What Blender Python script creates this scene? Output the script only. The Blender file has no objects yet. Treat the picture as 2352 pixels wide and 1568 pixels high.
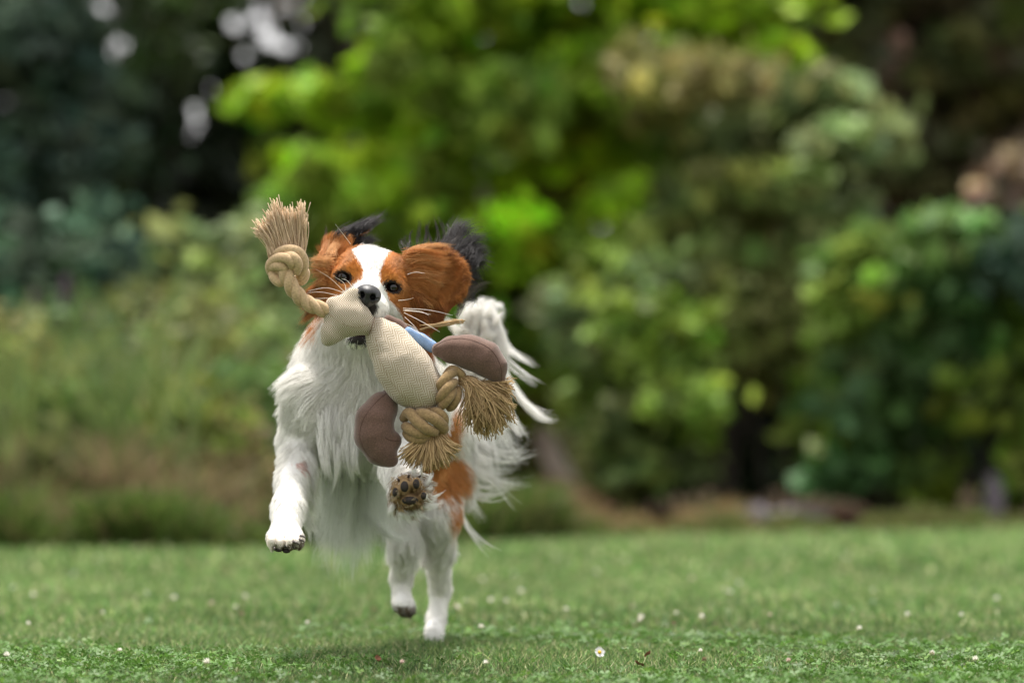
import bpy, math, random
import numpy as np
from mathutils import Vector, kdtree
import openvdb

rng = np.random.default_rng(7)
random.seed(7)
S = bpy.context.scene
COL = S.collection

# ------------------------------------------------------------------ camera
LENS, FPX, CX, CY, HORZ, CAMH = 135.0, 8820.0, 1176.0, 784.0, 980.0, 0.267
TH = math.atan((HORZ - CY) / FPX)
cam_d = bpy.data.cameras.new('camera')
cam = bpy.data.objects.new('camera', cam_d); COL.objects.link(cam)
cam.location = (0, 0, CAMH)
cam.rotation_euler = (math.pi / 2 + TH, 0, 0)
cam_d.lens = LENS; cam_d.sensor_width = 36; cam_d.clip_end = 600; cam_d.clip_start = 0.05
cam_d.dof.use_dof = True
cam_d.dof.focus_distance = 4.165
cam_d.dof.aperture_fstop = 3.6
S.camera = cam

# ------------------------------------------------------------------ world + sun
SUN_EL, SUN_AZ = 77.0, -165.0          # azimuth: degrees from -Y (behind the camera) toward -X
w = bpy.data.worlds.new('World'); S.world = w; w.use_nodes = True
nt = w.node_tree; nt.nodes.clear()
sky = nt.nodes.new('ShaderNodeTexSky'); sky.sky_type = 'NISHITA'; sky.sun_disc = False
sky.sun_elevation = math.radians(SUN_EL)
sky.air_density = 1.6; sky.dust_density = 5.0; sky.ozone_density = 1.0
hs = nt.nodes.new('ShaderNodeHueSaturation'); hs.inputs['Saturation'].default_value = 0.2
bg = nt.nodes.new('ShaderNodeBackground'); bg.inputs['Strength'].default_value = 0.15
ow = nt.nodes.new('ShaderNodeOutputWorld')
mixc = nt.nodes.new('ShaderNodeMix'); mixc.data_type = 'RGBA'; mixc.inputs['Factor'].default_value = .75
mixc.inputs['B'].default_value = (4.1, 4.05, 4.05, 1)      # thick even cloud over the sky
nt.links.new(sky.outputs[0], hs.inputs['Color']); nt.links.new(hs.outputs[0], mixc.inputs['A']); nt.links.new(mixc.outputs['Result'], bg.inputs['Color'])
nt.links.new(bg.outputs[0], ow.inputs['Surface'])
sun_d = bpy.data.lights.new('sun', 'SUN'); sun_d.energy = 3.2; sun_d.angle = math.radians(12); sun_d.color = (1, .95, .88)
sun = bpy.data.objects.new('sun', sun_d); COL.objects.link(sun)
az, el = math.radians(SUN_AZ), math.radians(SUN_EL)
sdir = Vector((math.sin(az) * math.cos(el), -math.cos(az) * math.cos(el), math.sin(el)))   # toward the sun
sun.rotation_euler = sdir.to_track_quat('Z', 'Y').to_euler()
sky.sun_rotation = math.atan2(sdir.x, sdir.y)

S.view_settings.view_transform = 'Standard'; S.view_settings.look = 'None'
S.view_settings.exposure = 1.06; S.view_settings.gamma = 1.0
S.view_settings.use_curve_mapping = False
S.cycles.use_denoising = True
S.cycles.max_bounces = 8; S.cycles.diffuse_bounces = 4; S.cycles.glossy_bounces = 2
S.cycles.transmission_bounces = 5; S.cycles.transparent_max_bounces = 4
S.cycles.sample_clamp_indirect = 6
S.render.film_transparent = False

# ------------------------------------------------------------------ pixel <-> place helpers
sT, cT = math.sin(TH), math.cos(TH)
def P(x, y, d):
    """A point of the place at distance d (metres ahead of the camera) seen at picture position x, y."""
    a = (x - CX) / FPX; b = (CY - y) / FPX
    s = d / (cT - b * sT)
    return np.array([a * s, d, CAMH + (sT + b * cT) * s])
def PX(p):
    p = np.asarray(p, float)
    X, Y, Z = p[..., 0], p[..., 1], p[..., 2] - CAMH
    f = Y * cT + Z * sT; u = -Y * sT + Z * cT
    return CX + FPX * X / f, CY - FPX * u / f
def mpx(n, d=4.2): return n * d / FPX
def ground_d(y): 
    b = (CY - y) / FPX
    return -CAMH * (cT - b * sT) / (sT + b * cT)
def nrm(v):
    v = np.asarray(v, float); return v / (np.linalg.norm(v, axis=-1, keepdims=True) + 1e-12)
def sm(x, a, b):
    t = np.clip((x - a) / (b - a), 0, 1); return t * t * (3 - 2 * t)

# ------------------------------------------------------------------ object helpers
def link(o, parent=None):
    COL.objects.link(o)
    if parent is not None:
        o.parent = parent
        o.matrix_parent_inverse = parent.matrix_world.inverted() if False else o.matrix_parent_inverse
    return o
def tag(o, label=None, cat=None, group=None, kind=None):
    if label: o['label'] = label
    if cat: o['category'] = cat
    if group: o['group'] = group
    if kind: o['kind'] = kind
    return o
def mesh_np(name, V, F, mat=None, parent=None, col=None, uv=None, smooth=True, origin=None):
    """V (n,3), F list of arrays (m,k) of equal k, or one array."""
    V = np.asarray(V, np.float32)
    if origin is not None: V = V - np.asarray(origin, np.float32)
    Fs = F if isinstance(F, list) else [F]
    Fs = [np.asarray(f, np.int32) for f in Fs if len(f)]
    me = bpy.data.meshes.new(name)
    me.vertices.add(len(V)); me.vertices.foreach_set('co', V.ravel())
    loops = np.concatenate([f.ravel() for f in Fs])
    tot = np.concatenate([np.full(len(f), f.shape[1], np.int32) for f in Fs])
    st = np.concatenate([[0], np.cumsum(tot)[:-1]]).astype(np.int32)
    me.loops.add(len(loops)); me.loops.foreach_set('vertex_index', loops)
    me.polygons.add(len(tot)); me.polygons.foreach_set('loop_start', st); me.polygons.foreach_set('loop_total', tot)
    me.update(calc_edges=True)
    if smooth: me.polygons.foreach_set('use_smooth', np.ones(len(tot), bool))
    if col is not None:
        c = np.ones((len(V), 4), np.float32); c[:, :3] = col
        a = me.color_attributes.new('Col', 'FLOAT_COLOR', 'POINT'); a.data.foreach_set('color', c.ravel())
    if uv is not None:
        u = me.uv_layers.new(name='UVMap'); u.data.foreach_set('uv', np.asarray(uv, np.float32)[loops].ravel())
    if mat: me.materials.append(mat)
    o = bpy.data.objects.new(name, me)
    if origin is not None: o.location = origin
    link(o, parent)
    return o
class Acc:
    def __init__(s): s.v = []; s.f = []; s.c = []; s.n = 0
    def add(s, v, f, c=None):
        v = np.asarray(v, float); s.v.append(v); s.f.append(np.asarray(f) + s.n); s.n += len(v)
        s.c.append(np.broadcast_to(np.asarray(c if c is not None else (1, 1, 1), float), (len(v), 3)))
    def build(s, name, mat, parent=None, **k):
        return mesh_np(name, np.concatenate(s.v), s.f, mat, parent, col=np.concatenate(s.c), **k)
def tube(pts, rad, sides=6, cap=True):
    pts = np.asarray(pts, float); n = len(pts)
    rad = np.broadcast_to(np.asarray(rad, float), (n,))
    t = nrm(np.gradient(pts, axis=0))
    ref = np.array([0.3, 0.2, 1.0]) if abs(t[0][2]) < .8 else np.array([1.0, 0.2, 0.1])
    u = nrm(np.cross(t[0], ref)); U = [u]
    for i in range(1, n):
        u = nrm(u - t[i] * np.dot(u, t[i])); U.append(u)
    U = np.array(U); W = np.cross(t, U)
    a = np.arange(sides) * 2 * np.pi / sides
    v = pts[:, None] + rad[:, None, None] * (np.cos(a)[None, :, None] * U[:, None] + np.sin(a)[None, :, None] * W[:, None])
    v = v.reshape(-1, 3)
    i = np.arange(n - 1)[:, None] * sides; j = np.arange(sides)[None]; k = (j + 1) % sides
    f = np.stack([i + j, i + k, i + k + sides, i + j + sides], -1).reshape(-1, 4)
    if cap:
        m = len(v); v = np.vstack([v, pts[0] - t[0] * rad[0] * .5, pts[-1] + t[-1] * rad[-1] * .5])
        jj = np.arange(sides); kk = (jj + 1) % sides
        f = np.vstack([f, np.stack([kk, jj, np.full(sides, m), np.full(sides, m)], -1)[:, [0, 1, 2, 2]] * 1])  # fan below replaced
        f = f[:-sides]
        T1 = np.stack([kk, jj, np.full(sides, m)], -1); b = (n - 1) * sides
        T2 = np.stack([b + jj, b + kk, np.full(sides, m + 1)], -1)
        return v, f, np.vstack([T1, T2])
    return v, f, None
def add_tube(acc, pts, rad, sides=6, c=None, cap=True):
    v, f, t = tube(pts, rad, sides, cap)
    b = acc.n; acc.add(v, f, c)
    if t is not None: acc.f.append(t + b)
def smooth_path(pts, n=24):
    """Catmull-Rom through pts."""
    p = np.asarray(pts, float); p = np.vstack([2 * p[0] - p[1], p, 2 * p[-1] - p[-2]])
    m = len(p) - 3; ts = np.linspace(0, m - 1e-6, n); i = ts.astype(int); t = (ts - i)[:, None]
    a, b, c, d = p[i], p[i + 1], p[i + 2], p[i + 3]
    return .5 * (2 * b + (c - a) * t + (2 * a - 5 * b + 4 * c - d) * t ** 2 + (3 * b - a - 3 * c + d) * t ** 3)

# ------------------------------------------------------------------ materials
def mat(name, base=(.5, .5, .5), rough=.7, attr=False, noise=None, bump=None, trans=0., spec=.3, sheen=0., big=None, coord='Object', gain=None):
    m = bpy.data.materials.new(name); m.use_nodes = True
    n = m.node_tree.nodes; l = m.node_tree.links
    b = n['Principled BSDF']; b.inputs['Roughness'].default_value = rough; b.inputs['Specular IOR Level'].default_value = spec
    if sheen: b.inputs['Sheen Weight'].default_value = sheen
    out = n['Material Output']
    if attr:
        a = n.new('ShaderNodeAttribute'); a.attribute_name = 'Col'; c = a.outputs['Color']
    else:
        a = n.new('ShaderNodeRGB'); a.outputs[0].default_value = (*base, 1); c = a.outputs[0]
    def mul_noise(c, scale, lo, hi, src):
        tc = n.new('ShaderNodeTexCoord') if src == 'Object' else n.new('ShaderNodeNewGeometry')
        t = n.new('ShaderNodeTexNoise'); t.inputs['Scale'].default_value = scale; t.inputs['Detail'].default_value = 5
        l.new(tc.outputs['Object' if src == 'Object' else 'Position'], t.inputs['Vector'])
        r = n.new('ShaderNodeMapRange'); r.inputs['From Min'].default_value = .3; r.inputs['From Max'].default_value = .7
        r.inputs['To Min'].default_value = lo; r.inputs['To Max'].default_value = hi
        l.new(t.outputs['Fac'], r.inputs['Value'])
        v = n.new('ShaderNodeVectorMath'); v.operation = 'SCALE'; l.new(c, v.inputs[0]); l.new(r.outputs[0], v.inputs['Scale'])
        return v.outputs[0]
    if noise: c = mul_noise(c, noise[0], noise[1], noise[2], coord)
    if big: c = mul_noise(c, big[0], big[1], big[2], 'Position')
    l.new(c, b.inputs['Base Color'])
    if bump:
        tc = n.new('ShaderNodeTexCoord'); t = n.new('ShaderNodeTexNoise'); t.inputs['Scale'].default_value = bump[0]; t.inputs['Detail'].default_value = 6
        l.new(tc.outputs['Object'], t.inputs['Vector'])
        bp = n.new('ShaderNodeBump'); bp.inputs['Strength'].default_value = bump[1]; bp.inputs['Distance'].default_value = bump[2]
        l.new(t.outputs['Fac'], bp.inputs['Height']); l.new(bp.outputs[0], b.inputs['Normal'])
    if trans:
        tr = n.new('ShaderNodeBsdfTranslucent'); l.new(c, tr.inputs['Color'])
        mx = n.new('ShaderNodeMixShader'); mx.inputs[0].default_value = trans
        l.new(b.outputs[0], mx.inputs[1]); l.new(tr.outputs[0], mx.inputs[2]); l.new(mx.outputs[0], out.inputs['Surface'])
    return m
M_SKIN = mat('dog_skin', attr=True, rough=.8)
M_FUR = mat('dog_fur', attr=True, rough=.45, trans=.25, spec=.25)
M_LEAF = mat('leaf', attr=True, rough=.55, trans=.4, spec=.25)
M_GRASS = mat('grass_blade', attr=True, rough=.5, trans=.3, spec=.3, big=(2.2, .82, 1.18))
M_BARK = mat('bark', (.12, .09, .07), rough=.9, noise=(14, .5, 1.5), bump=(30, .6, .01))
M_BARKL = mat('pale_bark', (.58, .50, .43), rough=.9, noise=(14, .6, 1.3), bump=(30, .6, .01))

# ------------------------------------------------------------------ distance-field modelling
class Field:
    def __init__(s, lo, hi, vx):
        s.lo = np.array(lo, float); s.vx = vx
        s.shape = tuple(np.ceil((np.array(hi) - s.lo) / vx).astype(int)); s.a = np.full(s.shape, .05, np.float32)
        s.ax = [s.lo[i] + vx * np.arange(s.shape[i]) for i in range(3)]
    def _box(s, lo, hi):
        i0 = np.clip(((np.array(lo) - s.lo) / s.vx).astype(int), 0, s.shape); i1 = np.clip(((np.array(hi) - s.lo) / s.vx).astype(int) + 2, 0, s.shape)
        sl = tuple(slice(a, b) for a, b in zip(i0, i1))
        g = np.meshgrid(*[s.ax[i][sl[i]] for i in range(3)], indexing='ij')
        return sl, np.stack(g, -1)
    def put(s, sl, d, k, sub=False):
        o = s.a[sl]
        if sub:
            d = -d; h = np.clip(.5 - .5 * (o - d) / k, 0, 1); s.a[sl] = o * (1 - h) + d * h + k * h * (1 - h)
        else:
            h = np.clip(.5 + .5 * (o - d) / k, 0, 1); s.a[sl] = o * (1 - h) + d * h - k * h * (1 - h)
    def cone(s, a, b, ra, rb, k=.008, sub=False):
        a, b = np.asarray(a, float), np.asarray(b, float); m = max(ra, rb) + .03
        sl, g = s._box(np.minimum(a, b) - m, np.maximum(a, b) + m)
        if g.size == 0: return
        ab = b - a; t = np.clip(((g - a) @ ab) / (ab @ ab + 1e-12), 0, 1)
        d = np.linalg.norm(g - a - t[..., None] * ab, axis=-1) - (ra + (rb - ra) * t)
        s.put(sl, d, k, sub)
    def ell(s, c, r, R=None, k=.008, sub=False):
        c = np.asarray(c, float); r = np.asarray(r, float); R = np.eye(3) if R is None else np.asarray(R, float)  # rows = local axes
        m = r.max() + .03
        sl, g = s._box(c - m, c + m)
        if g.size == 0: return
        q = (g - c) @ R.T
        k0 = np.linalg.norm(q / r, axis=-1); k1 = np.linalg.norm(q / r ** 2, axis=-1) + 1e-9
        d = k0 * (k0 - 1) / k1
        s.put(sl, d, k, sub)
    def path(s, pts, rad, k=.008):
        for i in range(len(pts) - 1): s.cone(pts[i], pts[i + 1], rad[i], rad[i + 1], k)
    def mesh(s):
        g = openvdb.FloatGrid(.05); g.copyFromArray(s.a.astype(np.float32), tolerance=0.0)
        g.transform = openvdb.createLinearTransform(1.0)
        p, q = g.convertToQuads(isovalue=0.0)
        p = np.asarray(p, float) * s.vx + s.lo
        q = np.asarray(q, np.int64)
        # winding: make outward
        v = p[q]; n = np.cross(v[:, 2] - v[:, 0], v[:, 3] - v[:, 1]); c = v.mean(1)
        idx = np.clip(((c + nrm(n) * s.vx * 1.5 - s.lo) / s.vx).astype(int), 0, np.array(s.shape) - 1)
        if np.mean(s.a[idx[:, 0], idx[:, 1], idx[:, 2]] > 0) < .5: q = q[:, ::-1]
        return p, q
def axes(a, b, c=None):
    """Rows: unit a, unit b made square to a, their cross."""
    a = nrm(a); b = np.asarray(b, float); b = nrm(b - a * (a @ b)); return np.array([a, b, np.cross(a, b)])

def simple(name, base, rough, spec=.5, coat=0.0):
    m = bpy.data.materials.new(name); m.use_nodes = True; b = m.node_tree.nodes['Principled BSDF']
    b.inputs['Base Color'].default_value = (*base, 1); b.inputs['Roughness'].default_value = rough; b.inputs['Specular IOR Level'].default_value = spec; b.inputs['Coat Weight'].default_value = coat
    b.inputs['Coat Roughness'].default_value = .03
    return m
def ball(name, c, r, R, mat_, parent, colf=None, seg=28, rings=18, origin=None):
    th = np.linspace(0, math.pi, rings + 1); ph = np.arange(seg) * 2 * math.pi / seg
    v = np.stack([np.sin(th)[:, None] * np.cos(ph), np.sin(th)[:, None] * np.sin(ph), np.cos(th)[:, None] + 0 * ph], -1).reshape(-1, 3)
    i = np.arange(rings)[:, None] * seg; j = np.arange(seg)[None]; k_ = (j + 1) % seg
    f = np.stack([i + j, i + seg + j, i + seg + k_, i + k_], -1).reshape(-1, 4)
    V_ = v * r @ R + c
    return mesh_np(name, V_, f, mat_, parent, col=colf(v) if colf else None)

# ================================================================== ground, beds, trees and shrubs
def ground_mat():
    m = mat('soil', (.055, .040, .026), rough=1, noise=(3, .5, 1.6), spec=.05); return m
gv = np.array([[-220, -60, -.012], [220, -60, -.012], [220, 400, -.012], [-220, 400, -.012]], float)
tag(mesh_np('ground', gv, np.array([[0, 1, 2, 3]]), ground_mat()), kind='structure')

BOOST = 1.28
HOLES = [(230, 8, 26), (268, 25, 20), (285, 95, 20), (262, 122, 16), (10, 240, 18), (20, 262, 12), (490, 205, 34), (470, 230, 26), (440, 285, 36), (432, 300, 22), (535, 55, 20), (582, 35, 22), (610, 90, 22),
         (695, 8, 30), (702, 65, 26), (700, 90, 20), (660, 110, 18), (838, 100, 24), (815, 92, 16), (680, 270, 12), (820, 325, 16), (612, 385, 12), (1490, 90, 15), (1500, 4, 20), (1335, 4, 16), (1381, 512, 17), (1112, 500, 9), (1112, 80, 12), (770, 40, 12), (560, 130, 12), (640, 20, 12)]
HA = np.array(HOLES, float); HA[:, 2] *= .86
def in_gap(p, grow_=1.0, add=0.0):
    """Leaves are missing here: the see-through gaps of the wood."""
    x, y = PX(p); return (np.hypot(x[:, None] - HA[:, 0], y[:, None] - HA[:, 1]) < HA[:, 2] * grow_ + np.reshape(add, (-1, 1))).any(1)
def leaf_cloud(blobs, size, gaps=True, flat=.35, up=.5, n_mul=1.0, mott=.33):
    """blobs: (centre xyz, radii xyz, count, colour). Returns quads for every leaf."""
    C, NN, SZ, CC = [], [], [], []
    BC = np.array([b[0] for b in blobs]); BR = np.array([b[1] for b in blobs]); BCOL = np.array([b[3] for b in blobs], float)
    for (c, r, n, col) in blobs:
        n = max(4, int(n * n_mul)); m = max(2, n // 11); r = np.asarray(r)
        ang = rng.random(m) * 6.283; q = np.sqrt(rng.random(m)) * 1.3
        u = np.stack([np.cos(ang) * q, rng.uniform(-1, 1, m) * .8, np.sin(ang) * q], 1)
        sp = np.asarray(c) + u * r
        w_ = np.exp(-(((sp[:, None] - BC[None]) / BR[None].mean(2, keepdims=True)) ** 2).sum(-1) * 1.1) + 1e-9; cc = (w_ @ BCOL) / w_.sum(1, keepdims=True)
        cc = .65 * cc + .35 * np.asarray(col)
        if cc.mean() > .05: cc = cc * BOOST
        sr = np.minimum(r.mean() * .30, .085) * rng.uniform(.5, 1.5, (m, 1)); sb = np.exp(rng.normal(0, mott, (m, 1))); sn = nrm(rng.normal(0, 1, (m, 3)) + (0, -.5, up * 1.5))
        hue = 1 + rng.normal(0, .10, (m, 3)) * (1.2, .6, 1.0)
        k = rng.integers(m, size=n)
        C.append(sp[k] + rng.normal(0, 1, (n, 3)) * sr[k] * (1.1, 1.0, .75))
        NN.append(nrm(rng.normal(0, 1, (n, 3)) * .55 + sn[k])); SZ.append(size * rng.uniform(.55, 1.4, n))
        CC.append(cc[k] * hue[k] * sb[k] * np.exp(rng.normal(0, .15, (n, 1))))
    C, NN, SZ, CC = map(np.concatenate, (C, NN, SZ, CC))
    k = C[:, 2] > .03
    if gaps: k &= ~(in_gap(C, 1.0, SZ * FPX / C[:, 1] * .22) & (rng.random(len(C)) > .035))
    C, NN, SZ, CC = C[k], NN[k], SZ[k], CC[k]; n = len(C)
    T = nrm(np.cross(NN, rng.normal(0, 1, (n, 3)))); B = np.cross(NN, T); s = SZ[:, None]
    v = np.stack([C - T * s * .5, C - B * s * flat - NN * s * .08, C + T * s * .55 - NN * s * .12, C + B * s * flat - NN * s * .08], 1).reshape(-1, 3)
    f = np.arange(n * 4).reshape(-1, 4)
    return v, f, np.repeat(CC, 4, 0)
def branches(A, base, top, r0, tips, r1=None, bend=.12, col=(1, 1, 1), sides=8, gaps=True):
    base, top = np.asarray(base, float), np.asarray(top, float)
    L = np.linalg.norm(top - base)
    mid = (base + top) / 2 + rng.normal(0, bend * .3, 3) * L * .3
    path = smooth_path([base, mid, top], 14); add_tube(A, path, np.linspace(r0, r1 or r0 * .45, 14), sides, col)
    for tpt in tips:
        tpt = np.asarray(tpt, float)
        h = np.clip((tpt[2] - base[2]) / max(.1, top[2] - base[2]) * .7, .12, .95); i = int(h * 13); s = path[i]
        m = s * .5 + tpt * .5 + np.array([0, 0, .10]) * np.linalg.norm(tpt - s)
        q = smooth_path([s, m, tpt], 7)
        if gaps and in_gap(q, .8).any(): continue
        add_tube(A, q, np.linspace(r0 * .32, r0 * .07, 7), 5, col)
def plant(name, label, cat, base, top, r0, blobs, leaf, m_leaf=M_LEAF, bark=None, group=None, tips=None, crown='crown', trunk='trunk', gaps=True, n_mul=1.0, flat=.35, up=.5, extra_stems=()):
    o = bpy.data.objects.new(name, None); COL.objects.link(o); o.location = tuple(base)
    tag(o, label, cat, group)
    A = Acc(); tp = tips if tips is not None else [b[0] for b in blobs[::max(1, len(blobs) // 22)]]
    if top is not None: branches(A, base, top, r0, tp, gaps=gaps)
    for (a, b, r_) in extra_stems: branches(A, a, b, r_, [], gaps=gaps)
    for part_, acc in ((trunk, A),):
        if acc.v: t_ = acc.build(part_, bark or M_BARK, origin=base); t_.location = (0, 0, 0); t_.parent = o
    v, f, c = leaf_cloud(blobs, leaf, gaps, flat, up, n_mul)
    cr = mesh_np(crown, v, f, m_leaf, o, col=c, smooth=False, origin=base); cr.location = (0, 0, 0)
    return o
def B_(x, y, d, rx, ry, n, col, rd=None):
    return (P(x, y, d), (mpx(rx, d), mpx(rd or rx * .9, d), mpx(ry, d)), n, col)
DKG, TEAL, OLV, YEL, MID, BRT, BRN, GRY, TAN, DEEP = (.034, .052, .024), (.075, .125, .082), (.13, .155, .045), (.28, .42, .025), (.17, .26, .032), (.21, .31, .055), (.13, .10, .062), (.20, .165, .13), (.30, .235, .185), (.020, .030, .014)  # DEEP: near-black leaf tone that paints in deep shade
OLV2, SAGE, PURP, DRY = (.20, .21, .065), (.17, .22, .085), (.12, .07, .11), (.25, .18, .10)

M_BARKD = mat('dark_bark', (.035, .028, .022), rough=.95, noise=(14, .6, 1.4))
# the far wood: evergreens side by side, deep shade painted into their near-black leaves
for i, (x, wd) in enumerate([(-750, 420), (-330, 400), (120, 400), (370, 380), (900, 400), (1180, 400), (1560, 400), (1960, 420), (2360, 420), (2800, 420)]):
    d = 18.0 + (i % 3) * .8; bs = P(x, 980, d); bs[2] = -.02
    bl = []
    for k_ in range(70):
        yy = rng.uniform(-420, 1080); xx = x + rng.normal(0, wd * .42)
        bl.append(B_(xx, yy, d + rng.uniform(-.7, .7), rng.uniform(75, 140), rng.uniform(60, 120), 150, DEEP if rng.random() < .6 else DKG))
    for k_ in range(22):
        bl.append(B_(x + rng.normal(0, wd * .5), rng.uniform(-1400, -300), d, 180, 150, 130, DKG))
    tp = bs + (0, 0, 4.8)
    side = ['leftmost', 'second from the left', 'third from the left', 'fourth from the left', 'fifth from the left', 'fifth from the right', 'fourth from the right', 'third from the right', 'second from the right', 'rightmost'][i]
    plant('yew_tree', 'evergreen of the far wood behind the shrubs, shade put into its leaf colour, %s in its row' % side, 'tree', bs, tp, .07, bl, .15, bark=M_BARKD, tips=[], group='far-wood evergreens with shade in the leaf colour', up=.35)

# spruce on the left with blue-green drooping sprays
bs = P(150, 980, 13.0); bs[2] = -.02; bl = []; TEAL_ = TEAL; TEAL = (.080, .130, .092)
for (x, y, rx, ry, n, c) in [(40, 60, 120, 50, 420, TEAL), (150, 30, 90, 40, 320, TEAL), (90, 130, 120, 50, 420, DKG), (190, 190, 100, 40, 330, TEAL), (60, 230, 110, 50, 350, DKG), (140, 300, 100, 30, 380, TEAL), (60, 310, 90, 34, 380, TEAL), (220, 340, 90, 26, 380, TEAL), (300, 385, 60, 22, 280, TEAL), (120, 380, 110, 30, 380, TEAL), (30, 400, 80, 36, 300, TEAL),
                          (205, 425, 46, 42, 260, (.11, .17, .035)), (230, 250, 70, 60, 220, TEAL), (60, 500, 110, 60, 350, DKG), (190, 520, 110, 60, 330, DKG), (-80, 150, 120, 200, 900, DKG), (-90, 420, 120, 120, 600, TEAL), (-200, 200, 160, 300, 1200, DKG), (40, -100, 200, 110, 800, DKG), (-40, -260, 260, 140, 900, DKG),
                          (330, 150, 60, 170, 420, DKG), (360, 60, 70, 90, 300, (.045, .07, .02)), (350, 260, 50, 100, 260, DKG), (60, 640, 110, 60, 300, DKG), (200, 640, 80, 60, 240, TEAL), (30, 760, 100, 80, 280, DKG)]:
    bl.append(B_(x, y, 13.0 + rng.uniform(-.3, .3), rx, ry, n, c))
plant('spruce_tree', 'blue-green spruce with drooping sprays at the left edge', 'tree', bs, bs + (0, 0, 5), .06, bl, .075, flat=.22, up=.6, bark=M_BARKD, tips=[])
TEAL = TEAL_
# dark broad tree behind, with the sky coming through
bs = P(345, 980, 15.5); bs[2] = -.02; bl = []
for (x, y, rx, ry, n, c) in [(380, 60, 70, 90, 330, (.05, .08, .022)), (450, 110, 90, 90, 420, (.045, .075, .02)), (400, 220, 70, 90, 330, DKG), (540, 170, 80, 80, 360, DKG), (560, 260, 80, 70, 330, DKG), (500, 350, 100, 70, 380, DKG), (380, 400, 90, 100, 350, DEEP), (640, 200, 90, 80, 380, (.04, .05, .025)), (740, 160, 90, 90, 420, (.06, .06, .035)), (780, 60, 80, 70, 330, (.05, .06, .03)), (860, 40, 70, 60, 260, DKG),
                          (600, 330, 90, 70, 330, (.07, .055, .035)), (700, 300, 90, 60, 330, (.075, .06, .04)), (640, 440, 80, 50, 240, DKG), (480, 450, 100, 60, 330, DEEP), (480, 20, 60, 40, 200, (.05, .08, .02)), (800, 400, 70, 70, 260, DKG), (460, -120, 300, 120, 1300, DKG), (600, -300, 400, 160, 1300, DKG)]:
    bl.append(B_(x, y, 15.5 + rng.uniform(-.4, .4), rx, ry, n, c))
plant('oak_tree', 'dark gappy broadleaf tree with pale sky showing through its crown', 'tree', bs, bs + (0, 0, 5), .10, bl, .10, bark=M_BARKD, tips=[])
bs = P(755, 980, 16.8); bs[2] = -.02
plant('larch_tree', 'thin bare-stemmed tree with brown twigs behind the bright green tree', 'tree', bs, bs + (.1, 0, 5), .06, [B_(690 + rng.normal(0, 40), rng.uniform(0, 480), 16.8, 60, 40, 60, BRN) for _ in range(14)], .07, bark=M_BARK, tips=[])

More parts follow.
